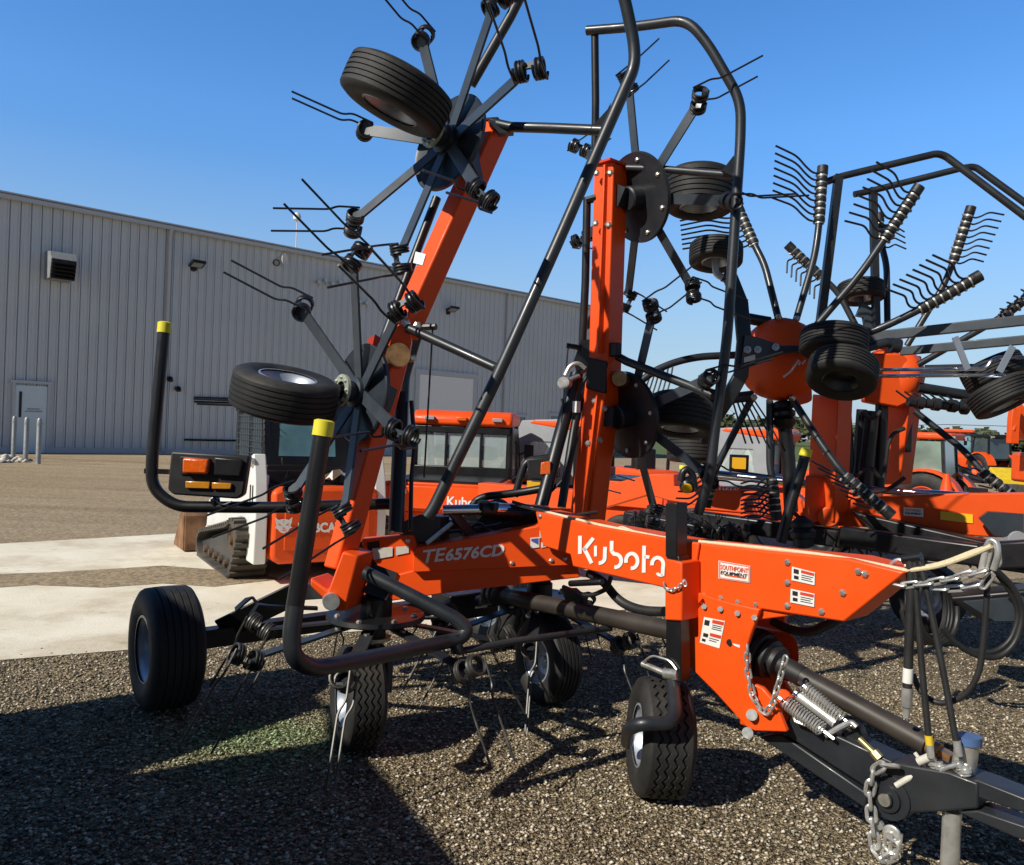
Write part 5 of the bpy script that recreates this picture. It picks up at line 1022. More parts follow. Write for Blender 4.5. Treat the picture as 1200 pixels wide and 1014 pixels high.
# ================================================================== TRACK LOADER
o0 = G(274, 684); fwd = nz(V(-.53, .85, 0)); rgt = V(fwd[1], -fwd[0], 0)
LX = lambda x, y, z: o0 + rgt * x + fwd * y + UPV * z
ld_ = thing("track_loader", LX(.85, 1.2, 0), "white and orange compact track loader with a rusty bucket on the concrete pad", "track loader")
def lprism(prof, x0, x1, mb):   # prof in (y,z)
    return mb.prism([LX(x0, y, z) for y, z in prof], rgt * (x1 - x0))
for x0 in (-.02, 1.45):
    tr = [(-.05, .62), (-.12, .78), (.0, .93), (.2, .96), (.42, .84), (1.95, .46), (2.08, .30), (2.05, .12), (1.92, .03), (1.7, 0), (.35, 0), (.2, .06)]
    tr = [(y, z * .72) for y, z in tr]
    fl_ = fillet([V(0, y, z) for y, z in tr + tr[:1]], .09, 4); loop = [(p[1], p[2]) for p in fl_[:-1]]
    cyc, czc = 1.0, .33; inner = [(cyc + (y - cyc) * .94, czc + (z - czc) * .88) for y, z in loop]
    mb = MB(); n = len(loop); w_ = .40
    vs = []
    for (y, z), (yi, zi) in zip(loop, inner): vs += [LX(x0, y, z), LX(x0 + w_, y, z), LX(x0 + w_, yi, zi), LX(x0, yi, zi)]
    mb.add(vs, [(4 * i + k, 4 * i + (k + 1) % 4, 4 * ((i + 1) % n) + (k + 1) % 4, 4 * ((i + 1) % n) + k) for i in range(n) for k in range(4)])
    # tread lugs
    per = [np.hypot(loop[(i + 1) % n][0] - loop[i][0], loop[(i + 1) % n][1] - loop[i][1]) for i in range(n)]; tot = sum(per); k = 0
    N_ = 46
    for j in range(N_):
        t = tot * j / N_; i = 0
        while t > per[i]: t -= per[i]; i += 1
        a_, b_ = np.array(loop[i]), np.array(loop[(i + 1) % n]); q = a_ + (b_ - a_) * t / per[i]; d = (b_ - a_) / per[i]; nn = V(d[1], -d[0])
        if np.dot(nn, q - V(cyc, czc)) < 0: nn = -nn
        mb.box(LX(x0 + w_ / 2, q[0] + nn[0] * .012, q[1] + nn[1] * .012), (rgt, fwd * d[0] + UPV * d[1], fwd * nn[0] + UPV * nn[1]), (w_ / 2, .028, .022))
    trk = mb.build("track", TANM, ld_)
    mb = MB(); lprism([(.35, .08), (1.8, .08), (1.95, .21), (.45, .53), (.2, .53), (.1, .43)], x0 + .05, x0 + .34, mb); mb.build("undercarriage", DARK, trk, bevel=.02)
    mb = MB(); c_ = LX(x0 + .02, .2, .46); mb.lathe(c_, -rgt, [(0, .02), (.05, .02), (.06, -.01), (.12, -.02), (.15, .01), (.17, .0), (.18, -.05)], 20); mb.build("sprocket", RUSTD, trk)
    for k in range(5): mb = MB(); mb.lathe(LX(x0 + .03, .5 + .28 * k, .15), -rgt, [(0, .02), (.04, .015), (.05, -.02), (.085, -.03), (.085, -.1)], 14); mb.build("roller", RUSTD, trk)
mb = MB(); lprism([(-.12, .35), (.3, .3), (2.0, .45), (2.05, .85), (1.3, 1.0), (.4, 1.1), (-.05, 1.05)], .34, 1.5, mb); mb.build("body", BLACK, ld_, bevel=.03)
mb = MB(); lprism([(-.05, .66), (.3, .70), (1.9, .40), (2.2, .36), (2.1, .74), (1.2, 1.0), (.5, 1.2), (-.05, 1.22)], .13, .34, mb); mb.build("side_panel", WHITE, ld_, bevel=.02)
# rear tailgate, offset from the left track
mb = MB(); gx0, gx1 = .30, 1.56; 
mb.prism([LX(x, -.34, z) for x, z in ((gx0, .30), (gx0 + .1, .24), (gx1 - .1, .24), (gx1, .30), (gx1, 1.05), (gx1 - .1, 1.10), (gx0 + .1, 1.10), (gx0, 1.05))], fwd * .3); tg_ = mb.build("tailgate", ORANGE2, ld_, bevel=.05)
mb = MB(); mb.prism([LX(x, -.352, z) for x, z in ((gx0 + .14, .40), (gx1 - .12, .40), (gx1 - .12, .92), (gx0 + .14, .92))], fwd * .02); mb.build("tailgate_panel", ORANGE2, tg_, bevel=.01)
rear = lambda x, y, o=.36: PL(x, y, LX(0, -o, 0), fwd)
p0 = rear(349, 624.5); mb = text_mb("BOBCAT", p0, (rear(383, 624) - p0) * 1.55, rear(349, 612.5) - p0, bold=.045); mb.build("lettering", LETTER, tg_)
cx, cy = 332.5, 615; S_ = lambda pts: [rear(cx + x, cy + y, .362) for x, y in pts]
mb = MB(); head = [(-10.5, -9), (-6, -5.5), (-2, -6.5), (2.5, -6.5), (6, -5.5), (10, -9), (9.5, -3), (8, 1), (10, 3.5), (7, 4.5), (5, 8), (2, 9.5), (0, 10), (-2.5, 9.5), (-5, 8), (-7.5, 5), (-10.5, 4), (-8.5, 1), (-9.5, -3)]
mb.add(S_(head), [tuple(range(len(head) - 1, -1, -1))]); em = mb.build("emblem", LETTER, ld_)
mb = MB(); S_ = lambda pts: [rear(cx + x, cy + y, .3645) for x, y in pts]
for pg in ([(-7, -2), (-2, 1), (-5, 1)], [(6.5, -2), (2, 1), (5, 1)], [(-1.6, 3.5), (1.6, 3.5), (0, 6)], [(-4, 6.5), (4, 6.5), (0, 7.5)], [(-.5, -5), (.5, -5), (0, -1)]): mb.add(S_(pg), [(2, 1, 0)])
mb.build("emblem_marks", ORANGE2, em)
mb = MB(); mb.box(LX(.62, -.35, .62), (rgt, fwd, UPV), (.02, .02, .02)); mb.build("latch", BLACK, tg_)
# white lift-arm towers
for x0 in (.12, 1.52):
    mb = MB(); lprism([(-.3, .25), (.0, .25), (.06, .8), (.1, 1.1), (-.02, 1.42), (-.16, 1.46), (-.26, 1.2), (-.32, .8)], x0, x0 + .14, mb); lprism([(-.2, 1.30), (-.1, 1.40), (.9, 1.02), (1.75, .72), (2.3, .35), (2.42, .14), (2.25, .1), (2.05, .34), (1.6, .58), (.6, .95)], x0 + .02, x0 + .12, mb); ta = mb.build("lift_arm", WHITE, ld_, bevel=.015)
    if x0 < 1:
        mb = MB(); mb.lathe(LX(x0 - .004, -.16, 1.36), -rgt, [(0, .02), (.05, .02), (.055, -.01)], 16); mb.build("pin", STEEL, ta)
        
        for yy in (-.2, -.1): mb = MB(); mb.box(LX(x0 - .001, yy, .98), (rgt, fwd, UPV), (.004, .022, .13)); mb.build("slot", BLACK, ta, bevel=.003)
# cab
cx0, cx1 = .34, 1.5
prof = [(.25, 1.05), (1.55, .95), (1.72, 1.2), (1.6, 1.92), (1.5, 1.97), (.45, 1.97), (.34, 1.92), (.22, 1.3)]
mb = MB(); lprism([(.34, 1.93), (1.6, 1.93), (1.58, 1.99), (.4, 1.99)], cx0 - .02, cx1 + .02, mb); lprism([(.16, 1.0), (1.6, .95), (1.6, 1.16), (.16, 1.26)], cx0, cx1, mb)
for x in (cx0, cx1 - .08):
    lprism([(.18, 1.2), (.3, 1.2), (.42, 1.95), (.32, 1.95)], x, x + .08, mb); lprism([(1.55, 1.1), (1.64, 1.1), (1.6, 1.95), (1.5, 1.95)], x, x + .08, mb); lprism([(.9, 1.2), (.95, 1.2), (.95, 1.95), (.9, 1.95)], x, x + .03, mb)
mb.prism([LX(x, .17, z) for x, z in ((cx0 + .02, 1.24), (cx1 - .02, 1.24), (cx1 - .02, 1.32), (cx0 + .02, 1.32))], fwd * .06); mb.prism([LX(x, .3, z) for x, z in ((cx0 + .02, 1.84), (cx1 - .02, 1.84), (cx1 - .02, 1.95), (cx0 + .02, 1.95))], fwd * .06)

for q in (((cx0 + .02, 1.26), (cx0 + .2, 1.26), (cx0 + .2, 1.95), (cx0 + .04, 1.95)), ((cx1 - .32, 1.26), (cx1 - .02, 1.26), (cx1 - .04, 1.95), (cx1 - .32, 1.95)), ((cx0 + .2, 1.26), (cx1 - .3, 1.26), (cx1 - .3, 1.44), (cx0 + .2, 1.44)), ((cx0 + .2, 1.78), (cx1 - .3, 1.78), (cx1 - .3, 1.95), (cx0 + .2, 1.95))): mb.prism([LX(x, .2 + (z - 1.3) * .2, z) for x, z in q], fwd * .04)
cab = mb.build("cab", BLACK, ld_, bevel=.015)
mb = MB(); mb.prism([LX(x, y, z) for x, y, z in ((cx0 + .17, .22, 1.42), (cx1 - .3, .22, 1.42), (cx1 - .3, .3, 1.80), (cx0 + .2, .3, 1.80))], fwd * .012); mb.build("rear_window", GLASSB, cab)
mb = MB(); mb.prism([LX(cx0 + .02, y, z) for y, z in ((.26, 1.3), (1.54, 1.2), (1.52, 1.9), (.38, 1.9))], rgt * .01); mb.build("side_window", GLASS, cab)
mb = MB()
for k in range(13): y = .32 + k * .095; mb.bar(LX(cx0 - .005, y, 1.22), LX(cx0 - .005, y + .04, 1.92), .008, .008)
for k in range(9): z = 1.28 + k * .075; mb.bar(LX(cx0 - .005, .24, z), LX(cx0 - .005, 1.58, z), .008, .008)
mb.build("window_grille", ARM, cab)
mb = MB(); mb.box(LX(.92, .75, 1.4), (rgt, fwd, UPV), (.24, .08, .4)); mb.build("seat", PLAST, cab, bevel=.05)
mb = MB(); mb.prism([LX(x, -.1, z) for x, z in ((cx0, 1.06), (cx1, 1.06), (cx1, 1.12), (cx0, 1.12))], fwd * .3)
for k in range(6): mb.bar(LX(.5 + .16 * k, -.06, 1.13), LX(.62 + .16 * k, .18, 1.25), .02, .02)
mb.build("engine_grille", BLACK, ld_, bevel=.01)
mb = MB(); rgc = random.Random(2); cg = [[LX(.98 + .075 * i + rgc.uniform(-.02, .02), -.16 + .08 * j, 1.14 + .15 * math.exp(-((i - 2.2) ** 2 + (j - 1.5) ** 2) / 3) + rgc.uniform(-.03, .05)) for i in range(6)] for j in range(4)]
for j in range(3):
    for i in range(5): mb.cur = (i + j) % 2; mb.add([cg[j][i], cg[j][i + 1], cg[j + 1][i + 1], cg[j + 1][i]], [(0, 1, 2, 3)], True)
mb.cur = 0
tag(mb.build("crumpled_cloth", [DECAL, RUSTD], None, org=LX(1.1, -.1, 1.15)), "crumpled white and brown striped cloth lying on top of the loader's orange tailgate", "cloth")
# bucket
mb = MB(); lprism([(2.28, .03), (2.32, .50), (2.45, .62), (2.5, .60), (2.40, .46), (2.40, .1), (2.98, .05), (2.98, .02)], -.12, 1.92, mb)
for x0 in (-.14, 1.9): lprism([(2.3, .03), (2.33, .5), (2.46, .62), (2.98, .06), (2.98, .02)], x0, x0 + .03, mb)
mb.build("bucket", RUST, ld_, bevel=.008)

# ================================================================== UTILITY VEHICLES
def utv(loc, yaw, label, first):
    u = thing("utility_vehicle", (0, 0, 0), label, "utility vehicle", "orange utility vehicles parked behind the tedder")
    B = lambda x, y, z: V(x, y, z)     # x right, y forward, z up; rear faces -y
    def pr(name, poly, vec, m, parent=u, bv=.015):
        mb = MB(); mb.prism(poly, vec); return mb.build(name, m, parent, bevel=bv)
    mb = MB(); mb.box(B(0, 1.2, .62), (V(1, 0, 0), V(0, 1, 0), UPV), (.62, 1.35, .16)); mb.prism([B(-.7, y, z) for y, z in ((1.0, .45), (2.4, .5), (2.9, .6), (2.95, .95), (2.1, 1.2), (1.9, 1.1), (1.2, .95))], V(1.4, 0, 0)); body = mb.build("body", ORANGE2, u, bevel=.04)
    bx = pr("cargo_bed", [B(-.72, y, z) for y, z in ((-.35, .78), (.95, .78), (.95, 1.14), (-.38, 1.14))], V(1.44, 0, 0), ORANGE2)
    mb = MB(); mb.box(B(0, .3, 1.15), (V(1, 0, 0), V(0, 1, 0), UPV), (.66, .6, .02)); mb.build("bed_liner", BLACK, bx)
    tgx = pr("tailgate", [B(x, -.39, z) for x, z in ((-.66, .82), (.66, .82), (.66, 1.1), (-.66, 1.1))], V(0, -.03, 0), ORANGE, u, .01)
    text_mb("Kubota", B(.08, -.424, .87), V(.46, 0, 0), V(0, 0, .12), bold=.02).build("lettering", LETTER, tgx)
    mb = MB(); mb.box(B(-.5, -.425, 1.03), (V(1, 0, 0), V(0, 1, 0), UPV), (.07, .003, .03)); mb.build("decal", DECAL, tgx)
    for sx in (-1, 1):
        mb = MB(); mb.box(B(sx * .69, -.40, .95), (V(1, 0, 0), V(0, 1, 0), UPV), (.03, .03, .14)); mb.build("tail_light", REDINK, bx, bevel=.01)
        text_mb("Kubota", B(sx * .725, .75 if sx < 0 else .25, .90), V(0, -.5 if sx < 0 else .5, 0), V(0, 0, .12), bold=.02).build("lettering", LETTER, bx)
    for sx in (-1, 1):
        for y in (.25, 2.25):
            t = tyre_mb(B(sx * .60, y, .33), V(sx, 0, 0), .33, .26, .17, 'zig').build("wheel", RUBBER, u); rim_mb(B(sx * .60, y, .33), V(sx, 0, 0), .17, .26).build("rim", DARK, t)
    text_mb('Kubota', B(-.745, 2.0, .78), V(0, -.5, 0), V(0, 0, .12), bold=.02).build('lettering', LETTER, body)
    mb = MB(); mb.box(B(-.70, 1.6, .8), (V(1, 0, 0), V(0, 1, 0), UPV), (.03, .62, .16)); mb.build('side_panel', ORANGE2, u, bevel=.02)
    # cab frame
    mb = MB()
    for sx in (-1, 1):
        x = sx * .68; mb.tube([B(x, 1.02, 1.0), B(x * .98, 1.02, 1.82), B(x * .95, 1.12, 1.92)], .045, 10, fl=.08); mb.tube([B(x, 2.35, 1.15), B(x * .95, 1.95, 1.9), B(x * .95, 1.12, 1.92)], .04, 10, fl=.1)
        mb.tube([B(x, 1.02, 1.0), B(x, 2.3, 1.0)], .04, 8)
    mb.box(B(0, 1.0, 1.14), (V(1, 0, 0), V(0, 1, 0), UPV), (.68, .05, .15)); mb.box(B(0, 1.0, 1.80), (V(1, 0, 0), V(0, 1, 0), UPV), (.67, .04, .05))
    for x in (-.22, .27): mb.box(B(x, .99, 1.5), (V(1, 0, 0), V(0, 1, 0), UPV), (.02, .02, .3))
    cab = mb.build("cab_frame", BLACK, u, bevel=.012)
    for a_, b_ in ((-.62, -.24), (-.2, .25), (.29, .62)):
        pr("rear_window", [B(a_, 1.0, 1.29), B(b_, 1.0, 1.29), B(b_, 1.0, 1.75), B(a_, 1.0, 1.75)], V(0, .012, 0), THIN, cab, 0)
    pr("windscreen", [B(-.6, 2.28, 1.2), B(.6, 2.28, 1.2), B(.58, 1.95, 1.84), B(-.58, 1.95, 1.84)], V(0, .012, 0), THIN, cab, 0)
    for sx in (-1, 1):
        x = sx * .69
        mb = MB(); out = [(1.08, .75), (2.1, .75), (2.3, 1.1), (1.92, 1.84), (1.16, 1.86)] if first else [(1.04, .75), (2.2, .75), (2.4, 1.12), (1.98, 1.98), (1.1, 2.03)]; inn = [(1.28, 1.14), (2.0, 1.14), (2.04, 1.22), (1.8, 1.66), (1.32, 1.66)]
        vs = [B(x, y, z) for y, z in out] + [B(x, y, z) for y, z in inn] + [B(x - sx * .05, y, z) for y, z in out] + [B(x - sx * .05, y, z) for y, z in inn]; n = 5
        fs = []
        for i in range(n): j = (i + 1) % n; fs += [(i, j, n + j, n + i), (2 * n + j, 2 * n + i, 3 * n + i, 3 * n + j), (j, i, 2 * n + i, 2 * n + j), (n + i, n + j, 3 * n + j, 3 * n + i)]
        mb.add(vs, fs); dr = mb.build("door", DOORFR, u, bevel=.015)
        pr("window", [B(x - sx * .03, y, z) for y, z in inn], V(sx * .008, 0, 0), THIN, dr, 0)
        mb = MB(); mb.box(B(x + sx * .16, 2.08, 1.5), (V(1, 0, 0), V(0, 1, 0), UPV), (.07, .03, .11)); mb.cyl(B(x, 2.1, 1.45), B(x + sx * .12, 2.08, 1.5), .015, 6); mb.build("mirror", BLACK, dr, bevel=.015)
    mb = MB(); mb.prism([B(-.7, y, z) for y, z in (((.92, 1.86), (.93, 1.98), (1.05, 2.06), (1.9, 2.08), (2.15, 1.98), (2.15, 1.9), (1.2, 1.84)) if first else ((.9, 1.80), (.86, 1.96), (.95, 2.02), (1.8, 2.0), (1.9, 1.92), (1.2, 1.84)))], V(1.4 if first else 1.36, 0, 0)); rf = mb.build("roof", ORANGE, u, bevel=.06)
    for x in (-.45, .0, .5):
        mb = MB(); mb.box(B(x, .90, 1.95), (V(1, 0, 0), V(0, 1, 0), UPV), (.07, .03, .025)); mb.build("roof_light", GREY if x else AMBER, rf, bevel=.008)
    mb = MB()
    for x in (-.33, .33): mb.box(B(x, 1.35, .98), (V(1, 0, 0), V(0, 1, 0), UPV), (.25, .1, .3)); mb.box(B(x, 1.33, 1.48), (V(1, 0, 0), V(0, 1, 0), UPV), (.13, .06, .1)); mb.box(B(x, 1.6, .78), (V(1, 0, 0), V(0, 1, 0), UPV), (.25, .25, .08))
    mb.build("seat", PLAST, u, bevel=.04)
    u.location = [float(q) for q in loc]; u.rotation_euler = (0, 0, yaw); return u
def thin_glass():
    m = bpy.data.materials.new("thin_window_glass"); m.use_nodes = True; t = m.node_tree; b = t.nodes["Principled BSDF"]
    b.inputs["Base Color"].default_value = (.6, .72, .7, 1); b.inputs["Roughness"].default_value = .03; b.inputs["Alpha"].default_value = .32
    b.inputs["Specular IOR Level"].default_value = .8
    n = t.nodes.new("ShaderNodeTexNoise"); n.inputs["Scale"].default_value = 3; r = t.nodes.new("ShaderNodeMapRange"); r.inputs[3].default_value = .2; r.inputs[4].default_value = .42; t.links.new(n.outputs[0], r.inputs[0]); t.links.new(r.outputs[0], b.inputs["Alpha"])
    return m
THIN = thin_glass(); DOORFR = BLACK
u1 = utv((0, 0, 0), 0, "orange utility vehicle with black framed cab, next to the track loader", True)
DOORFR = mat('light_grey_door', (.3, .315, .33), .45, var=.05)
u2 = utv((0, 0, 0), 0, "orange utility vehicle with grey door frame, left of the right wing arm", False)
u3 = copy_tree(u2); u3['label'] = "orange utility vehicle partly hidden behind the rake's near rotor and yellow reflector board"
def place(o, px, z, yaw, dz=0):
    p = P(px, 500, z); o.location = (float(p[0]), float(p[1]), dz); o.rotation_euler = (0, 0, yaw)
place(u1, 527, 10.3, math.radians(-6)); place(u2, 772, 12.2, math.radians(60)); place(u3, 996, 12.8, math.radians(58))
# ================================================================== FAR MACHINES ON THE LOT
def tractor(name, label, loc, yaw, cabm, s=1., cab=True, glass=None):
    t = thing(name, (0, 0, 0), label, "tractor"); B = lambda x, y, z: V(x, y, z) * s; AX = (V(1, 0, 0), V(0, 1, 0), UPV)
    glass = glass or GLASSG
    for sx in (-1, 1):
        c = B(sx * .78, 0, .78); a = tyre_mb(c, V(sx, 0, 0), .78 * s, .42 * s, .42 * s, 'zig').build("rear_wheel", RUBBER, t); rim_mb(c, V(sx, 0, 0), .42 * s, .42 * s).build("rim", ORANGE2, a)
        c = B(sx * .72, 2.1, .5); a = tyre_mb(c, V(sx, 0, 0), .5 * s, .3 * s, .27 * s, 'zig').build("front_wheel", RUBBER, t); rim_mb(c, V(sx, 0, 0), .27 * s, .3 * s).build("rim", ORANGE2, a)
        mb = MB(); mb.prism([B(sx * .55, .95 * math.cos(a_), .78 + .9 * math.sin(a_)) for a_ in np.linspace(.2, 2.9, 14)] + [B(sx * .55, .88 * math.cos(a_), .78 + .83 * math.sin(a_)) for a_ in np.linspace(2.9, .2, 14)], V(sx * .45 * s, 0, 0)); mb.build("fender", ORANGE2, t)
    mb = MB(); mb.prism([B(-.36, y, z) for y, z in ((.7, .75), (2.7, .75), (2.75, 1.1), (2.6, 1.32), (.8, 1.45))], V(.72 * s, 0, 0)); hd = mb.build("bonnet", ORANGE2, t, bevel=.06 * s)
    mb = MB(); mb.box(B(0, .9, .6), AX, (.28 * s, 1.6 * s, .2 * s)); mb.build("chassis", BLACK, t)
    mb = MB(); mb.box(B(0, -.6, .7), AX, (.4 * s, .25 * s, .25 * s)); mb.bar(B(-.4, -.8, .5), B(-.4, -.3, .7), .06 * s, .06 * s); mb.bar(B(.4, -.8, .5), B(.4, -.3, .7), .06 * s, .06 * s); mb.build("linkage", BLACK, t)
    mb = MB()
    for sx in (-1, 1):
        for y, y2 in ((-.45, -.35), (.85, .7)): mb.bar(B(sx * .66, y, 1.2), B(sx * .62, y2, 2.45), .08 * s, .08 * s)
        mb.bar(B(sx * .68, -.45, 1.25), B(sx * .68, .85, 1.25), .08 * s, .08 * s)
    mb.bar(B(-.66, -.45, 1.3), B(.66, -.45, 1.3), .1 * s, .1 * s); fr_ = mb.build("cab_frame", BLACK, t)
    if cab:
        for sx in (-1, 1):
            mb = MB(); mb.prism([B(sx * .645, y, z) for y, z in ((-.4, 1.3), (.8, 1.3), (.66, 2.4), (-.33, 2.4))], V(.01 * s, 0, 0)); mb.build("side_window", glass, fr_)
        mb = MB(); mb.prism([B(x, y, z) for x, y, z in ((-.6, -.44, 1.35), (.6, -.44, 1.35), (.58, -.36, 2.4), (-.58, -.36, 2.4))], V(0, .01 * s, 0)); mb.build("rear_window", glass, fr_)
        mb = MB(); mb.prism([B(x, y, z) for x, y, z in ((-.6, .83, 1.3), (.6, .83, 1.3), (.58, .68, 2.4), (-.58, .68, 2.4))], V(0, .01 * s, 0)); mb.build("windscreen", glass, fr_)
    mb = MB(); mb.box(B(0, .18, 2.54), AX, (.74 * s, .78 * s, .09 * s)); rf = mb.build("roof", cabm, t, bevel=.06 * s)
    mb = MB(); mb.box(B(0, .1, 1.25), AX, (.28 * s, .12 * s, .4 * s)); mb.box(B(0, .3, 1.0), AX, (.28 * s, .28 * s, .1 * s)); mb.build("seat", PLAST, t, bevel=.04)
    for sx in (-1, 1):
        mb = MB(); mb.tube([B(sx * .66, .8, 2.2), B(sx * 1.0, .9, 2.3)], .02 * s, 6); mb.box(B(sx * 1.02, .9, 2.15), AX, (.08 * s, .03 * s, .15 * s)); mb.build("mirror", BLACK, t)
        mb = MB(); mb.box(B(sx * .6, -.62, 2.5), AX, (.09 * s, .04 * s, .05 * s)); mb.build("work_light", GREY, rf)
    t.location = [float(q) for q in loc]; t.rotation_euler = (0, 0, yaw); return t
def gp(px, z): p = P(px, 500, z); return (p[0], p[1], 0)
tractor("tractor", "orange tractor with hazy glass cab and orange fender, nearest tractor behind the rake", gp(1096, 17.5), math.radians(48), ORANGE2, .80)
tractor("tractor", "tall orange tractor with bright blue glass cab standing above the nearer tractor", gp(1124, 47), math.radians(150), ORANGE2, 1.06, glass=GLASSB)
tractor("tractor", "black cabbed tractor with red implement parked beside the excavator", gp(1166, 41), math.radians(8), BLACK, .94, glass=GLASS)
tractor("tractor", "orange tractor glimpsed between the tines under the near rake rotor", gp(902, 24), math.radians(60), ORANGE2, .78)
mb = MB(); c_ = V(*gp(1112, 15.5)); mb.lathe(c_ + UPV * .75, UPV, [(.0, .55), (.05, .55), (.16, .0), (.17, -.03), (.0, -.03)], 16); mb.cyl(c_, c_ + UPV * .75, .04, 6); tag(mb.build("marker_cone", ORANGE, None, org=c_), "small orange cone on a stick in front of the nearest tractor", "cone")
# excavator
ex = thing("excavator", gp(1204, 27), "red orange excavator with its boom raised at the right edge of the lot", "excavator"); z = 27.
mb = MB(); mb.strip([P(1206, 512, z), P(1199, 500, z), P(1192, 481, z), P(1189.5, 479, z)], .4, .3, V(1, 0, 0)); mb.build("boom", ORANGE2, ex, bevel=.03)
mb = MB(); mb.strip([P(1190, 478, z - .3), P(1188, 490, z - .3), P(1186.5, 520, z - .3)], .3, .25, V(1, 0, 0)); mb.cyl(P(1194, 486, z - .3), P(1187, 505, z - .4), .07, 8); mb.build("dipper_arm", ORANGE2, ex, bevel=.03)
c_ = V(*gp(1236, z)); AX = (V(1, 0, 0), V(0, 1, 0), UPV)
mb = MB(); mb.box(c_ + V(0, 0, 1.2), AX, (.75, 1.1, .5)); mb.build("house", ORANGE2, ex, bevel=.1)
mb = MB(); mb.box(c_ + V(-.3, -.2, 2.1), AX, (.45, .6, .55)); mb.build("cab", BLACK, ex, bevel=.08)
for sx in (-.7, .7):
    mb = MB(); mb.prism([c_ + V(sx - .2, y, zz) for y, zz in ((-1.2, .1), (-1.35, .35), (-1.1, .6), (1.1, .6), (1.35, .35), (1.2, .1), (1.0, .0), (-1.0, .0))], V(.4, 0, 0)); mb.build("track", TANM, ex, bevel=.03)
bk = V(*gp(1187, 34)); mb = MB(); mb.prism([bk + V(-.5, y, zz) for y, zz in ((0, .55), (-.1, .1), (.5, .1), (.8, .8), (.7, 1.0))], V(1.1, 0, 0)); tag(mb.build("loader_bucket", CAUTION, None, bevel=.03, org=bk), "yellow steel bucket standing on the lot below the excavator boom", "bucket")
# more orange machines in the distance seen under the rake
def mower(px, z, label, yaw):
    t = thing("mowing_machine", (0, 0, 0), label, "mower"); AX = (V(1, 0, 0), V(0, 1, 0), UPV)
    mb = MB(); mb.box(V(0, 0, .75), AX, (.5, .9, .28)); mb.build("body", ORANGE2, t, bevel=.08)
    mb = MB(); mb.box(V(0, -.1, 1.2), AX, (.28, .12, .3)); mb.box(V(0, .1, 1.02), AX, (.28, .25, .06)); mb.build("seat", BLACK, t, bevel=.05)
    mb = MB(); mb.tube([V(-.4, -.5, .9), V(-.4, -.55, 1.75), V(.4, -.55, 1.75), V(.4, -.5, .9)], .04, 8, fl=.1); mb.build("roll_bar", BLACK, t)
    for sx in (-1, 1):
        for y, r in ((-.6, .35), (.75, .22)):
            a = tyre_mb(V(sx * .55, y, r), V(sx, 0, 0), r, .24, r * .5, 'rib').build("wheel", RUBBER, t); rim_mb(V(sx * .55, y, r), V(sx, 0, 0), r * .5, .24).build("rim", ORANGE2, a)
    t.location = [float(q) for q in gp(px, z)]; t.rotation_euler = (0, 0, yaw); return t
mower(753, 19, "small orange mowing machine behind the right wing arm", .4)
mower(1060, 21, "small orange mowing machine left of the nearest far tractor", -.6)
mower(988, 22, "small orange mowing machine between the two rake masts", 1.0)
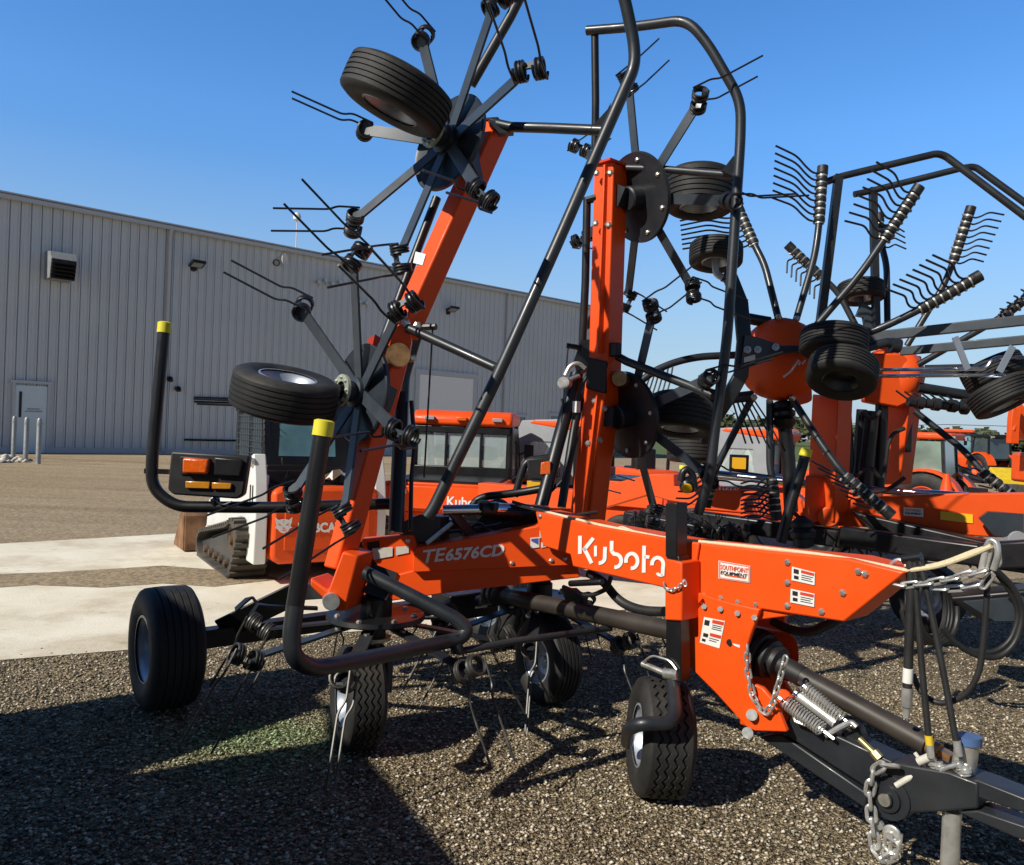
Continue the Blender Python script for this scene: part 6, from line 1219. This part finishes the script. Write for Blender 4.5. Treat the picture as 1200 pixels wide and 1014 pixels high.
# ================================================================== UNSEEN SHADOW CASTER OUTSIDE THE LEFT EDGE (trailer form and slot made up)
def sh_at(px, py, h):     # point at height h whose shadow falls on ground pixel
    return G(px, py) + SUN / SUN[2] * h
H_ = 3.05; c1 = sh_at(345, 783, H_); c0 = sh_at(542, 1014, H_); dd = nz((c0 - c1) * V(1, 1, 0)); c2 = c1 + dd * 6.4
out = V(-dd[1], dd[0], 0)
if np.dot(out, V(SX, SY, 0)) < 0: out = -out
tl_ = thing("shadow_caster", V(c1[0], c1[1], 0) + dd * 3, "unseen dark shadow caster outside the left edge, given the form of a high sided trailer", "shadow caster")
def ty(s, h, o=0): return V(c1[0], c1[1], 0) + dd * s + UPV * h + out * o
w1a, w1b, w1c = [sh_at(x, y, 1.62) for x, y in ((150, 909), (392, 826), (392, 868))]
def sproj(p):   # slide a shadow ray point onto the side plane
    k = np.dot(np.array([c1[0], c1[1], 0]) - p, out) / np.dot(SUN, out); q = p + SUN * k; return np.dot(q - V(c1[0], c1[1], 0), dd), q[2]
ta_, tb_, tc_ = [sproj(p) for p in (w1a, w1b, w1c)]
poly = [(0, .75), (6.4, .75), (6.4, H_), (0, H_)]
mb = MB()
outer = [(0, .45), (6.4, .45), (6.4, H_), (0, H_)]
tri = sorted([ta_, tb_, tc_]); A3, (Bs, Bh), (Cs, Ch) = tri[0], tri[1], tri[2]
hi = max(ta_[1], tb_[1], tc_[1]); lo = min(ta_[1], tb_[1], tc_[1]); s_lo = tri[0][0]; s_hi = tri[2][0]
o_t = .05
def slab(q): mb.prism([ty(s, h) for s, h in q], out * o_t)
slab([(0, .45), (s_lo, .45), (s_lo, H_), (0, H_)]); slab([(s_hi, .45), (6.4, .45), (6.4, H_), (s_hi, H_)]); slab([(s_lo, .45), (s_hi, .45), (s_hi, lo), (s_lo, lo)]); slab([(s_lo, hi), (s_hi, hi), (s_hi, H_), (s_lo, H_)])
print("slot", tri, lo, hi)
# triangular slot shaped to let a wedge of light onto the gravel
left_e = [p for p in (ta_, tb_, tc_)]
v = sorted(left_e, key=lambda p: p[0])
import itertools as _it
def fill(poly_): 
    if len(poly_) >= 3: slab(poly_)
a3, b3, c3 = v
cen = (sum(p[0] for p in v) / 3, sum(p[1] for p in v) / 3)
mid = a3[1] + (c3[1] - a3[1]) * (b3[0] - a3[0]) / (c3[0] - a3[0])
if b3[1] >= mid: fill([a3, b3, c3, (s_hi, hi), (s_lo, hi)]); fill([(s_lo, lo), (s_hi, lo), c3, a3])
else: fill([a3, c3, (s_hi, hi), (s_lo, hi)]); fill([(s_lo, lo), (s_hi, lo), c3, b3, a3])
mb.build("caster_boards", BLACK, tl_)
mb = MB(); mb.box(ty(3.2, .52, 1.1), (dd, out, UPV), (3.2, 1.1, .06)); mb.build("deck", DARK, tl_)
for s in (2.6, 3.6):
    for o in (.2, 2.0): wheel("wheel", ty(s, .4, o), out, .4, .25, .2, tl_)
